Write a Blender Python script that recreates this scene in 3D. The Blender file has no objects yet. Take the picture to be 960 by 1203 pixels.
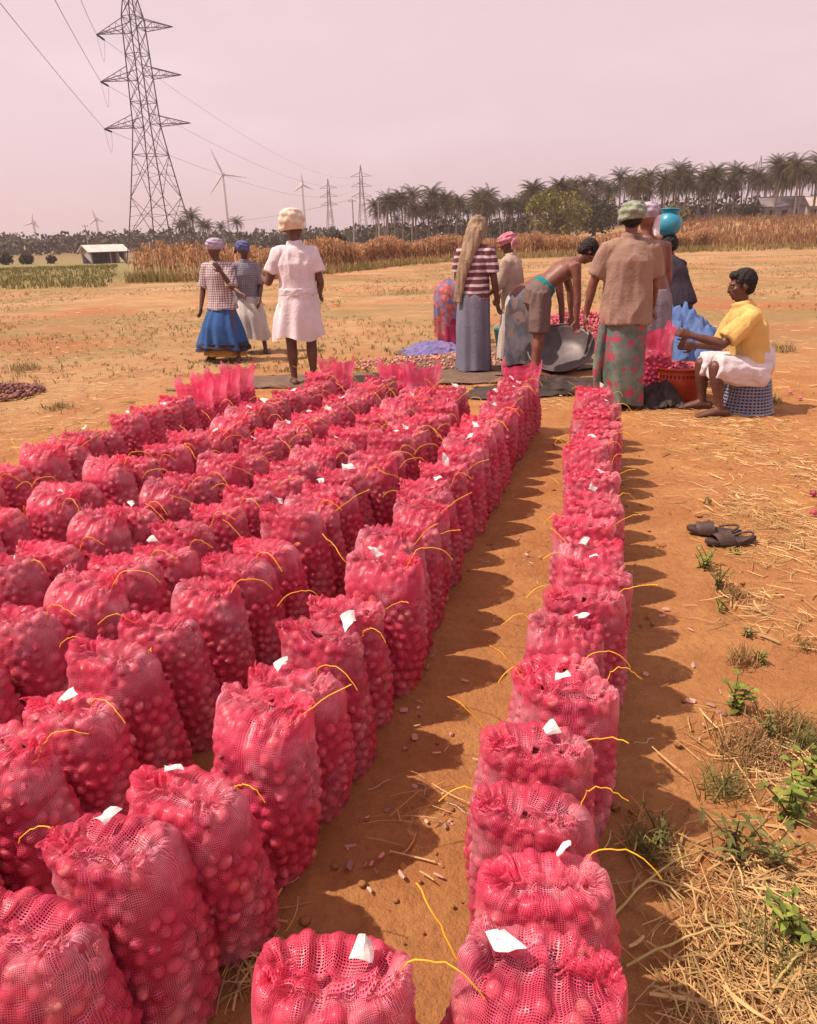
import bpy, math, random
import numpy as np
from mathutils import Vector, Matrix, Euler, noise as mnoise
R = math.radians
random.seed(7)
rng = np.random.default_rng(11)
scene = bpy.context.scene
col = scene.collection

# ------------------------------------------------------------------ camera
FPX, CX, CY, CAMH = 860.0, 480.0, 601.5, 1.5
ROLL = R(1.5)
PITCH = math.atan((601.5 - 279) / FPX)
cam_data = bpy.data.cameras.new('camera')
cam = bpy.data.objects.new('camera', cam_data)
col.objects.link(cam)
cam_data.sensor_fit = 'HORIZONTAL'
cam_data.sensor_width = 36.0
cam_data.lens = 36.0 * FPX / 960.0
cam_data.clip_start = 0.02
cam_data.clip_end = 6000
cam.matrix_world = Matrix.Translation((0, 0, CAMH)) @ Matrix.Rotation(math.pi / 2 - PITCH, 4, 'X') @ Matrix.Rotation(-ROLL, 4, 'Z')
scene.camera = cam

# ------------------------------------------------------------------ light
SUN_AZ = Vector((-0.97, -0.10, 0)).normalized()
SUN_EL = R(57)
world = bpy.data.worlds.new('World')
scene.world = world
world.use_nodes = True
wn, wl = world.node_tree.nodes, world.node_tree.links
wn.clear()
w_out = wn.new('ShaderNodeOutputWorld')
w_bg = wn.new('ShaderNodeBackground')
w_sky = wn.new('ShaderNodeTexSky')
w_sky.sky_type = 'NISHITA'
w_sky.sun_disc = False
w_sky.sun_elevation = SUN_EL
w_sky.sun_rotation = math.atan2(SUN_AZ.x, SUN_AZ.y)
w_sky.air_density = 1.0
w_sky.dust_density = 1.0
w_hsv = wn.new('ShaderNodeHueSaturation')
w_hsv.inputs['Saturation'].default_value = 0.10
w_mul = wn.new('ShaderNodeMix'); w_mul.data_type = 'RGBA'; w_mul.blend_type = 'MULTIPLY'
w_mul.inputs[0].default_value = 1.0
w_mul.inputs[7].default_value = (1.0, 0.755, 0.80, 1)
# a few faint high clouds
w_tc = wn.new('ShaderNodeTexCoord')
w_map = wn.new('ShaderNodeMapping'); w_map.inputs['Scale'].default_value = (1.6, 1.6, 5.0)
w_noi = wn.new('ShaderNodeTexNoise'); w_noi.inputs['Scale'].default_value = 2.4; w_noi.inputs['Detail'].default_value = 6
w_rmp = wn.new('ShaderNodeMapRange'); w_rmp.inputs[1].default_value = 0.50; w_rmp.inputs[2].default_value = 0.78
w_rmp.inputs[3].default_value = 0.0; w_rmp.inputs[4].default_value = 0.14
w_cld = wn.new('ShaderNodeMix'); w_cld.data_type = 'RGBA'; w_cld.blend_type = 'MIX'
w_cld.inputs[7].default_value = (13.0, 11.0, 11.2, 1)
wl.new(w_sky.outputs[0], w_hsv.inputs['Color'])
wl.new(w_hsv.outputs[0], w_mul.inputs[6])
wl.new(w_tc.outputs['Generated'], w_map.inputs[0])
wl.new(w_map.outputs[0], w_noi.inputs['Vector'])
wl.new(w_noi.outputs[0], w_rmp.inputs[0])
wl.new(w_rmp.outputs[0], w_cld.inputs[0])
w_veil = wn.new('ShaderNodeMix'); w_veil.data_type = 'RGBA'; w_veil.blend_type = 'MIX'
w_veil.inputs[0].default_value = 0.72
w_veil.inputs[7].default_value = (7.9, 6.2, 6.75, 1)
wl.new(w_mul.outputs[2], w_veil.inputs[6])
wl.new(w_veil.outputs[2], w_cld.inputs[6])
wl.new(w_cld.outputs[2], w_bg.inputs['Color'])
w_bg.inputs['Strength'].default_value = 0.10
wl.new(w_bg.outputs[0], w_out.inputs[0])

sun_data = bpy.data.lights.new('sun', 'SUN')
sun_data.energy = 5.0
sun_data.angle = R(0.6)
sun_data.color = (1.0, 0.84, 0.69)
sun = bpy.data.objects.new('sun', sun_data)
col.objects.link(sun)
to_sun = Vector((SUN_AZ.x * math.cos(SUN_EL), SUN_AZ.y * math.cos(SUN_EL), math.sin(SUN_EL)))
sun.rotation_euler = to_sun.to_track_quat('Z', 'Y').to_euler()

scene.view_settings.view_transform = 'Standard'
scene.view_settings.look = 'None'
scene.view_settings.exposure = 0.30
scene.view_settings.gamma = 1.0
scene.view_settings.use_curve_mapping = False
scene.render.engine = 'CYCLES'
scene.cycles.max_bounces = 6
scene.cycles.diffuse_bounces = 3
scene.cycles.glossy_bounces = 2
scene.cycles.transmission_bounces = 3
scene.cycles.transparent_max_bounces = 12
scene.cycles.volume_bounces = 0
scene.cycles.use_denoising = True
scene.cycles.caustics_reflective = False
scene.cycles.caustics_refractive = False

# ------------------------------------------------------------------ pixels of the photograph to places
def ray(px, py):
    x = (px - CX) / FPX; y = -(py - CY) / FPX
    c, s = math.cos(ROLL), math.sin(ROLL)
    x, y = x * c + y * s, -x * s + y * c
    cp, sp = math.cos(PITCH), math.sin(PITCH)
    return Vector((x, cp + y * sp, -sp + y * cp))
def at(px, py, z=0.0):
    d = ray(px, py); t = (z - CAMH) / d.z
    return Vector((d.x * t, d.y * t, z))
def at_far(px, py, Y):
    d = ray(px, py); t = Y / d.y
    return Vector((d.x * t, Y, CAMH + d.z * t))
def proj(p):
    vx, vy, vz = p[0], p[1], p[2] - CAMH
    cp, sp = math.cos(PITCH), math.sin(PITCH)
    z = vy * cp - vz * sp; y = vy * sp + vz * cp
    x = vx / z; y = y / z
    c, s = math.cos(ROLL), math.sin(ROLL)
    x, y = x * c - y * s, x * s + y * c
    return CX + FPX * x, CY - FPX * y

# ------------------------------------------------------------------ helpers
def sstep(a, b, x):
    t = np.clip((np.asarray(x, float) - a) / (b - a), 0, 1)
    return t * t * (3 - 2 * t)
def lin(r, g, b):
    f = lambda c: (c / 255 / 12.92) if c / 255 <= 0.04045 else ((c / 255 + 0.055) / 1.055) ** 2.4
    return (f(r), f(g), f(b), 1.0)

def mesh_np(name, V, F, mat=None, smooth=True, uv=None, attrs=None):
    """V (n,3); F list of index arrays (each (k,3) or (k,4)) or one array"""
    if isinstance(F, np.ndarray): F = [F]
    V = np.asarray(V, np.float32)
    me = bpy.data.meshes.new(name)
    me.vertices.add(len(V)); me.vertices.foreach_set('co', V.ravel())
    nl = sum(f.size for f in F); nf = sum(len(f) for f in F)
    me.loops.add(nl); me.polygons.add(nf)
    li = np.concatenate([np.asarray(f, np.int32).ravel() for f in F])
    me.loops.foreach_set('vertex_index', li)
    cnt = np.concatenate([np.full(len(f), f.shape[1], np.int32) for f in F])
    st = np.concatenate([[0], np.cumsum(cnt)[:-1]]).astype(np.int32)
    me.polygons.foreach_set('loop_start', st)
    me.polygons.foreach_set('loop_total', cnt)
    me.polygons.foreach_set('use_smooth', np.full(nf, smooth, bool))
    if uv is not None:
        l = me.uv_layers.new(name='UVMap')
        l.data.foreach_set('uv', np.asarray(uv, np.float32)[li].ravel())
    if attrs:
        for k, a in attrs.items():
            at_ = me.attributes.new(k, 'FLOAT', 'POINT')
            at_.data.foreach_set('value', np.asarray(a, np.float32))
    me.update(calc_edges=True)
    me.validate()
    if mat is not None: me.materials.append(mat)
    return me
def obj(name, me, parent=None, loc=None, rot=None, scale=None):
    o = bpy.data.objects.new(name, me)
    col.objects.link(o)
    if parent is not None: o.parent = parent
    if loc is not None: o.location = loc
    if rot is not None: o.rotation_euler = rot
    if scale is not None: o.scale = scale if hasattr(scale, '__len__') else (scale,) * 3
    return o
def tag(o, label=None, cat=None, group=None, kind=None):
    if label: o['label'] = label
    if cat: o['category'] = cat
    if group: o['group'] = group
    if kind: o['kind'] = kind
    return o
def thing(name, label, cat, loc=(0, 0, 0), rotz=0.0, group=None):
    o = bpy.data.objects.new(name, None)
    o.empty_display_size = 0.1
    col.objects.link(o)
    o.location = loc; o.rotation_euler = (0, 0, rotz)
    return tag(o, label, cat, group)

class MB:
    """collects triangles/quads"""
    def __init__(s): s.V = []; s.F3 = []; s.F4 = []; s.n = 0; s.A = []
    def add(s, V, F, a=0.0):
        V = np.asarray(V, float).reshape(-1, 3); F = np.asarray(F, int)
        (s.F4 if F.shape[1] == 4 else s.F3).append(F + s.n)
        s.V.append(V); s.A.append(np.full(len(V), a)); s.n += len(V)
    def box(s, c, size, rot=None, a=0.0):
        c = np.asarray(c, float); h = np.asarray(size, float) / 2
        P = np.array([[x, y, z] for x in (-1, 1) for y in (-1, 1) for z in (-1, 1)], float) * h
        if rot is not None: P = P @ np.array(Euler(rot).to_matrix()).T
        s.add(P + c, [[0, 1, 3, 2], [4, 6, 7, 5], [0, 4, 5, 1], [2, 3, 7, 6], [0, 2, 6, 4], [1, 5, 7, 3]], a)
    def bar(s, p, q, w, n=4, w2=None, a=0.0):
        p, q = np.asarray(p, float), np.asarray(q, float)
        s.tube([p, q], [w, w if w2 is None else w2], n, a=a)
    def tube(s, pts, rad, n=6, a=0.0, cap=True):
        P = np.asarray(pts, float); m = len(P)
        rad = np.broadcast_to(np.asarray(rad, float), (m,))
        T = np.gradient(P, axis=0); T /= np.linalg.norm(T, axis=1)[:, None] + 1e-12
        ref = np.array([0, 0, 1.0]) if abs(T[0][2]) < 0.9 else np.array([1.0, 0, 0])
        an = np.arange(n) / n * 2 * math.pi
        rings = []
        for i in range(m):
            x = np.cross(ref, T[i]); x /= np.linalg.norm(x) + 1e-12
            y = np.cross(T[i], x); ref_i = y
            rings.append(P[i] + rad[i] * (np.cos(an)[:, None] * x + np.sin(an)[:, None] * y))
        V = np.concatenate(rings)
        i, j = np.meshgrid(np.arange(m - 1), np.arange(n), indexing='ij')
        j2 = (j + 1) % n
        s.add(V, np.stack([i * n + j, i * n + j2, (i + 1) * n + j2, (i + 1) * n + j], -1).reshape(-1, 4), a)
        if cap:
            for k, flip in ((0, True), (m - 1, False)):
                c = s.n; base = k * n
                Vc = np.vstack([rings[k], P[k]])
                f = [[jj, (jj + 1) % n, n] if not flip else [(jj + 1) % n, jj, n] for jj in range(n)]
                s.add(Vc, f, a)
    def lathe(s, prof, n=24, a=0.0, closed=False):
        prof = np.asarray(prof, float); m = len(prof)
        an = np.arange(n) / n * 2 * math.pi
        V = np.stack([prof[:, 0, None] * np.cos(an), prof[:, 0, None] * np.sin(an), np.repeat(prof[:, 1, None], n, 1)], -1).reshape(-1, 3)
        i, j = np.meshgrid(np.arange(m - 1), np.arange(n), indexing='ij'); j2 = (j + 1) % n
        s.add(V, np.stack([i * n + j, i * n + j2, (i + 1) * n + j2, (i + 1) * n + j], -1).reshape(-1, 4), a)
    def mesh(s, name, mat, smooth=False, attr=None):
        F = []
        if s.F4: F.append(np.concatenate(s.F4))
        if s.F3: F.append(np.concatenate(s.F3))
        return mesh_np(name, np.concatenate(s.V), F, mat, smooth, attrs={attr: np.concatenate(s.A)} if attr else None)
    def build(s, name, mat, parent=None, smooth=False, attr=None, **k):
        return obj(name, s.mesh(name, mat, smooth, attr), parent, **k)

def vnoise(P, scale, seed=0.0, octaves=3):
    out = np.empty(len(P))
    off = Vector((seed * 13.7, seed * 7.3, seed * 3.1))
    for i, p in enumerate(P):
        q = Vector((p[0], p[1], p[2])) * scale + off
        out[i] = mnoise.fractal(q, 0.9, 2.1, octaves)
    return out

# ------------------------------------------------------------------ materials
MATS = {}
def nt(name):
    m = bpy.data.materials.new(name); m.use_nodes = True
    n, l = m.node_tree.nodes, m.node_tree.links
    n.clear()
    out = n.new('ShaderNodeOutputMaterial')
    b = n.new('ShaderNodeBsdfPrincipled')
    l.new(b.outputs[0], out.inputs[0])
    MATS[name] = m
    return m, n, l, b, out
def mixc(n, l, fac, a, b, blend='MIX'):
    x = n.new('ShaderNodeMix'); x.data_type = 'RGBA'; x.blend_type = blend
    for k, v in ((0, fac), (6, a), (7, b)):
        if hasattr(v, 'is_linked'): l.new(v, x.inputs[k])
        else: x.inputs[k].default_value = v
    return x.outputs[2]
def math_(n, l, op, a, b=None, c=None):
    x = n.new('ShaderNodeMath'); x.operation = op
    for k, v in ((0, a), (1, b), (2, c)):
        if v is None: continue
        if hasattr(v, 'is_linked'): l.new(v, x.inputs[k])
        else: x.inputs[k].default_value = v
    return x.outputs[0]
def noise_(n, l, vec, scale, detail=4, rough=0.55):
    x = n.new('ShaderNodeTexNoise'); x.inputs['Scale'].default_value = scale
    x.inputs['Detail'].default_value = detail; x.inputs['Roughness'].default_value = rough
    if vec is not None: l.new(vec, x.inputs['Vector'])
    return x.outputs[0]
def rng_(n, l, v, a, b, c=0.0, d=1.0):
    x = n.new('ShaderNodeMapRange'); x.interpolation_type = 'SMOOTHSTEP'
    l.new(v, x.inputs[0])
    for k, q in ((1, a), (2, b), (3, c), (4, d)): x.inputs[k].default_value = q
    return x.outputs[0]
def bump_(n, l, b, h, strength=0.3, dist=0.01):
    x = n.new('ShaderNodeBump'); x.inputs['Strength'].default_value = strength; x.inputs['Distance'].default_value = dist
    l.new(h, x.inputs['Height']); l.new(x.outputs[0], b.inputs['Normal'])
def mat(name, c1, c2=None, scale=8.0, rough=0.8, spec=0.3, bump=0.0, bscale=40.0, coord='Object', metal=0.0, trans=0.0, rand=0.0, attr=None, sub=0.0):
    """two-tone noisy surface"""
    m, n, l, b, out = nt(name)
    tc = n.new('ShaderNodeTexCoord')
    vec = tc.outputs[coord]
    c2 = c2 or tuple(x * 0.75 for x in c1[:3]) + (1,)
    f = rng_(n, l, noise_(n, l, vec, scale, 5), 0.35, 0.65)
    c = mixc(n, l, f, c1, c2)
    if attr:
        a = n.new('ShaderNodeAttribute'); a.attribute_name = attr
        h = n.new('ShaderNodeHueSaturation'); l.new(c, h.inputs['Color'])
        l.new(rng_(n, l, a.outputs['Fac'], 0, 1, 0.6, 1.4), h.inputs['Value'])
        c = h.outputs[0]
    if rand:
        oi = n.new('ShaderNodeObjectInfo')
        h = n.new('ShaderNodeHueSaturation'); l.new(c, h.inputs['Color'])
        v = n.new('ShaderNodeMapRange'); l.new(oi.outputs['Random'], v.inputs[0])
        v.inputs[3].default_value = 1 - rand; v.inputs[4].default_value = 1 + rand
        l.new(v.outputs[0], h.inputs['Value']); c = h.outputs[0]
    l.new(c, b.inputs['Base Color'])
    b.inputs['Roughness'].default_value = rough
    b.inputs['Specular IOR Level'].default_value = spec
    b.inputs['Metallic'].default_value = metal
    if bump: bump_(n, l, b, noise_(n, l, vec, bscale, 4), bump, 0.01)
    if trans:
        t = n.new('ShaderNodeBsdfTranslucent'); l.new(c, t.inputs[0])
        ms = n.new('ShaderNodeMixShader'); ms.inputs[0].default_value = trans
        l.new(b.outputs[0], ms.inputs[1]); l.new(t.outputs[0], ms.inputs[2]); l.new(ms.outputs[0], out.inputs[0])
    return m
# ================================================================== ground
def gz(x, y):
    x = np.asarray(x, float); y = np.asarray(y, float)
    return (-0.9 * sstep(45, 105, y) * sstep(8, 33, -x)
            + 3.2 * sstep(66, 160, y) * sstep(18, 60, x))
def gzf(x, y): return float(gz(x, y))

def ground_material():
    m, n, l, b, out = nt('field_soil')
    tc = n.new('ShaderNodeTexCoord'); P = tc.outputs['Object']
    sp = n.new('ShaderNodeSeparateXYZ'); l.new(P, sp.inputs[0])
    X, Y = sp.outputs[0], sp.outputs[1]
    big = noise_(n, l, P, 0.55, 5)
    mid = noise_(n, l, P, 3.0, 6, 0.6)
    fine = noise_(n, l, P, 26.0, 6, 0.65)
    soil = mixc(n, l, rng_(n, l, mid, 0.3, 0.72), (0.36, 0.155, 0.058, 1), (0.46, 0.225, 0.085, 1))
    soil = mixc(n, l, rng_(n, l, fine, 0.42, 0.75, 0, 0.55), soil, (0.255, 0.108, 0.044, 1))
    # beyond the rows: dry, strawy field
    wob = math_(n, l, 'MULTIPLY_ADD', big, 5.0, -2.5)
    yy = math_(n, l, 'ADD', Y, wob)
    straw_n = noise_(n, l, P, 1.4, 8, 0.7)
    straw_n = math_(n, l, 'ADD', math_(n, l, 'MULTIPLY', straw_n, 0.5), math_(n, l, 'MULTIPLY', noise_(n, l, P, 7.0, 8, 0.75), 0.5))
    straw = mixc(n, l, rng_(n, l, straw_n, 0.40, 0.58), (0.36, 0.170, 0.080, 1), (0.42, 0.265, 0.130, 1))
    # left side is strawy already close by
    xl = math_(n, l, 'MULTIPLY_ADD', X, -1.4, -2.0)
    far_in = rng_(n, l, math_(n, l, 'ADD', yy, math_(n, l, 'MAXIMUM', xl, 0.0)), 7.5, 11.5)
    c = mixc(n, l, far_in, soil, straw)
    # greenish flush of weeds over the field, in patches
    gpat = rng_(n, l, noise_(n, l, P, 0.22, 6, 0.65), 0.42, 0.60)
    gfar = rng_(n, l, yy, 8.0, 13.0, 0, 0.7)
    c = mixc(n, l, math_(n, l, 'MULTIPLY', gpat, gfar), c, (0.215, 0.165, 0.065, 1))
    # bare red earth
    rpat = rng_(n, l, noise_(n, l, P, 0.20, 5), 0.52, 0.66)
    rmask = math_(n, l, 'MULTIPLY', rpat, rng_(n, l, Y, 8.0, 11.0, 0, 0.7))
    c = mixc(n, l, rmask, c, (0.36, 0.125, 0.055, 1))
    # pale straw streaks across, farther out
    mp = n.new('ShaderNodeMapping'); mp.inputs['Scale'].default_value = (0.16, 0.45, 1.0); l.new(P, mp.inputs[0])
    st = rng_(n, l, noise_(n, l, mp.outputs[0], 1.0, 5, 0.6), 0.52, 0.66)
    c = mixc(n, l, math_(n, l, 'MULTIPLY', st, rng_(n, l, Y, 12, 24, 0, 0.7)), c, (0.45, 0.295, 0.175, 1))
    # green crop on the low left
    gl = math_(n, l, 'MULTIPLY', rng_(n, l, math_(n, l, 'ADD', Y, math_(n, l, 'MULTIPLY', wob, 0.5)), 28, 33), rng_(n, l, X, -11, -14))
    c = mixc(n, l, gl, c, (0.22, 0.185, 0.075, 1))
    # far land
    c = mixc(n, l, rng_(n, l, Y, 110, 200), c, (0.22, 0.15, 0.07, 1))
    l.new(c, b.inputs['Base Color'])
    b.inputs['Roughness'].default_value = 0.95
    b.inputs['Specular IOR Level'].default_value = 0.15
    f2 = noise_(n, l, P, 90.0, 6, 0.7)
    h = math_(n, l, 'ADD', math_(n, l, 'MULTIPLY', fine, 1.0), math_(n, l, 'MULTIPLY', f2, 0.5))
    bump_(n, l, b, h, 1.0, 0.02)
    return m
MG = ground_material()
def make_ground():
    def axis(a, b, step, far, g):
        c = list(np.arange(a, b + 1e-6, step)); s = step; v = b
        while v < far: s *= g; v += s; c.append(v)
        s = step; v = a; pre = []
        while v > -far: s *= g; v -= s; pre.append(v)
        return np.array(pre[::-1] + c)
    xs = axis(-2.6, 3.6, 0.034, 2600, 1.11); ys = axis(0.4, 7.0, 0.034, 2600, 1.10)
    ys = ys[ys > -60]
    Xg, Yg = np.meshgrid(xs, ys)
    P = np.stack([Xg.ravel(), Yg.ravel(), np.zeros(Xg.size)], 1)
    z = gz(P[:, 0], P[:, 1])
    near = 1 - sstep(9, 16, np.hypot(P[:, 0], P[:, 1]))
    a = vnoise(P, 1.3, 1, 2) * 0.010 + vnoise(P, 5.0, 2, 3) * 0.010
    cl = vnoise(P, 22.0, 3, 3)
    rough = np.clip(vnoise(P, 0.9, 4, 2) * 1.2 + 0.5, 0, 1)
    a += near * (np.abs(cl) * 0.010 * rough)
    z = z + a * near + (1 - near) * vnoise(P, 0.15, 5, 2) * 0.04 - 0.004
    P[:, 2] = z
    ny, nx = Xg.shape
    i, j = np.meshgrid(np.arange(ny - 1), np.arange(nx - 1), indexing='ij')
    F = np.stack([i * nx + j, i * nx + j + 1, (i + 1) * nx + j + 1, (i + 1) * nx + j], -1).reshape(-1, 4)
    o = obj('ground', mesh_np('ground', P, F, MG))
    tag(o, 'red brown bare soil of the harvested field', 'ground', kind='structure')
make_ground()

# ================================================================== onion sacks
def net_material(name, c_a, c_b, cover=0.5, pitch=0.0052):
    m, n, l, b, out = nt(name)
    uv = n.new('ShaderNodeUVMap')
    tc = n.new('ShaderNodeTexCoord')
    oi = n.new('ShaderNodeObjectInfo')
    wob = n.new('ShaderNodeTexNoise'); wob.inputs['Scale'].default_value = 26.0; wob.inputs['Detail'].default_value = 2
    l.new(uv.outputs[0], wob.inputs['Vector'])
    add = n.new('ShaderNodeVectorMath'); add.operation = 'MULTIPLY_ADD'
    l.new(wob.outputs['Color'], add.inputs[0]); add.inputs[1].default_value = (0.012, 0.012, 0); l.new(uv.outputs[0], add.inputs[2])
    sp = n.new('ShaderNodeSeparateXYZ'); l.new(add.outputs[0], sp.inputs[0])
    dens = rng_(n, l, noise_(n, l, tc.outputs['Object'], 9.0, 3), 0.38, 0.66, cover * 0.62, cover * 1.05)
    def thread(c, p, wide):
        fr = math_(n, l, 'FRACT', math_(n, l, 'DIVIDE', c, p))
        d = math_(n, l, 'ABSOLUTE', math_(n, l, 'SUBTRACT', fr, 0.5))
        return math_(n, l, 'LESS_THAN', d, math_(n, l, 'MULTIPLY', dens, wide))
    a = math_(n, l, 'MAXIMUM', thread(sp.outputs[1], pitch, 0.5), thread(sp.outputs[0], pitch * 1.15, 0.38))
    pale = rng_(n, l, noise_(n, l, tc.outputs['Object'], 6.0, 4), 0.44, 0.70)
    c = mixc(n, l, pale, c_a, c_b)
    c = mixc(n, l, rng_(n, l, noise_(n, l, tc.outputs['Object'], 4.3, 3), 0.60, 0.72, 0, 0.75), c, (0.62, 0.42, 0.52, 1))  # pale lavender patches: silvery highlights of doubled net, painted into the colour
    h = n.new('ShaderNodeHueSaturation'); l.new(c, h.inputs['Color'])
    v = n.new('ShaderNodeMapRange'); l.new(oi.outputs['Random'], v.inputs[0]); v.inputs[3].default_value = 0.85; v.inputs[4].default_value = 1.12
    l.new(v.outputs[0], h.inputs['Value'])
    c = h.outputs[0]
    l.new(c, b.inputs['Base Color'])
    b.inputs['Roughness'].default_value = 0.38
    b.inputs['Specular IOR Level'].default_value = 0.6
    t = n.new('ShaderNodeBsdfTranslucent'); l.new(c, t.inputs[0])
    ms = n.new('ShaderNodeMixShader'); ms.inputs[0].default_value = 0.35
    l.new(b.outputs[0], ms.inputs[1]); l.new(t.outputs[0], ms.inputs[2])
    tr = n.new('ShaderNodeBsdfTransparent')
    mx = n.new('ShaderNodeMixShader')
    l.new(a, mx.inputs[0]); l.new(tr.outputs[0], mx.inputs[1]); l.new(ms.outputs[0], mx.inputs[2])
    l.new(mx.outputs[0], out.inputs[0])
    return m
M_net = net_material('red_net', (0.80, 0.078, 0.165, 1), (0.87, 0.40, 0.48, 1), 0.49, 0.0043)
M_netopen = net_material('pink_net', (0.84, 0.07, 0.20, 1), (0.88, 0.30, 0.45, 1), 0.58, 0.0046)

def onion_material(name, use_attr):
    m, n, l, b, out = nt(name)
    tc = n.new('ShaderNodeTexCoord')
    if use_attr:
        a = n.new('ShaderNodeAttribute'); a.attribute_name = 'tint'; f = a.outputs['Fac']
    else:
        a = n.new('ShaderNodeObjectInfo'); f = a.outputs['Random']
    cr = n.new('ShaderNodeValToRGB'); l.new(f, cr.inputs[0])
    e = cr.color_ramp.elements
    e[0].position = 0.0; e[0].color = (0.27, 0.030, 0.065, 1)
    e[1].position = 1.0; e[1].color = (0.58, 0.22, 0.18, 1)
    k = e.new(0.55); k.color = (0.46, 0.065, 0.110, 1)
    k = e.new(0.85); k.color = (0.62, 0.16, 0.19, 1)
    fl = rng_(n, l, noise_(n, l, tc.outputs['Object'], 60.0, 3), 0.55, 0.75, 0, 0.5)
    c = mixc(n, l, fl, cr.outputs[0], (0.62, 0.33, 0.24, 1))
    l.new(c, b.inputs['Base Color'])
    b.inputs['Roughness'].default_value = 0.55
    b.inputs['Specular IOR Level'].default_value = 0.3
    return m
M_onion = onion_material('onion_skin', True)
M_onion1 = onion_material('onion_skin_single', False)
M_cord = mat('yellow_cord', (0.82, 0.36, 0.015, 1), (0.90, 0.50, 0.03, 1), 30, 0.5)
M_tagp = mat('white_paper', (0.70, 0.64, 0.60, 1), (0.60, 0.54, 0.52, 1), 30, 0.7)
M_string = mat('pale_string', (0.72, 0.62, 0.55, 1), None, 30, 0.8)

def onion_unit(nu=8, nv=6):
    V = []; 
    prof = [(0.0, 1.12), (0.16, 1.0), (0.55, 0.80), (0.92, 0.35), (1.0, -0.1), (0.78, -0.62), (0.35, -0.90), (0.0, -0.96)]
    V.append((0, 0, prof[0][1]))
    for r, z in prof[1:-1]:
        for k in range(nu): V.append((r * math.cos(k / nu * 2 * math.pi), r * math.sin(k / nu * 2 * math.pi), z))
    V.append((0, 0, prof[-1][1]))
    m = len(prof) - 2; F = []
    for k in range(nu): F.append([0, 1 + k, 1 + (k + 1) % nu, 1 + (k + 1) % nu])
    Q = []
    for i in range(m - 1):
        for k in range(nu): Q.append([1 + i * nu + k, 1 + (i + 1) * nu + k, 1 + (i + 1) * nu + (k + 1) % nu, 1 + i * nu + (k + 1) % nu])
    T = [[0, 1 + k, 1 + (k + 1) % nu] for k in range(nu)]
    b = 1 + (m - 1) * nu; e = len(V) - 1
    T += [[e, b + (k + 1) % nu, b + k] for k in range(nu)]
    return np.array(V), np.array(Q), np.array(T)
ON_V, ON_Q, ON_T = onion_unit(8)
ME_onion = mesh_np('onion', ON_V, [ON_Q, ON_T], M_onion1)

def rand_rot(g):
    q = g.normal(size=4); q /= np.linalg.norm(q); w, x, y, z = q
    return np.array([[1 - 2 * (y * y + z * z), 2 * (x * y - z * w), 2 * (x * z + y * w)],
                     [2 * (x * y + z * w), 1 - 2 * (x * x + z * z), 2 * (y * z - x * w)],
                     [2 * (x * z - y * w), 2 * (y * z + x * w), 1 - 2 * (x * x + y * y)]])

def onions_mesh(name, C, Rr, g, extra=None, mt=None):
    V = []; Q = []; T = []; A = []
    for i, (c, r) in enumerate(zip(C, Rr)):
        V.append((ON_V * r * np.array([1, g.uniform(0.85, 1.05), g.uniform(0.85, 1.35)])) @ rand_rot(g).T + c)
        Q.append(ON_Q + i * len(ON_V)); T.append(ON_T + i * len(ON_V)); A.append(np.full(len(ON_V), g.uniform(0, 1)))
    n = len(C) * len(ON_V)
    if extra is not None:
        ev, eq = extra
        V.append(ev); Q.append(eq + n); A.append(np.full(len(ev), 0.0))
    return mesh_np(name, np.concatenate(V), [np.concatenate(Q), np.concatenate(T)], mt or M_onion, attrs={'tint': np.concatenate(A)})

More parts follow.
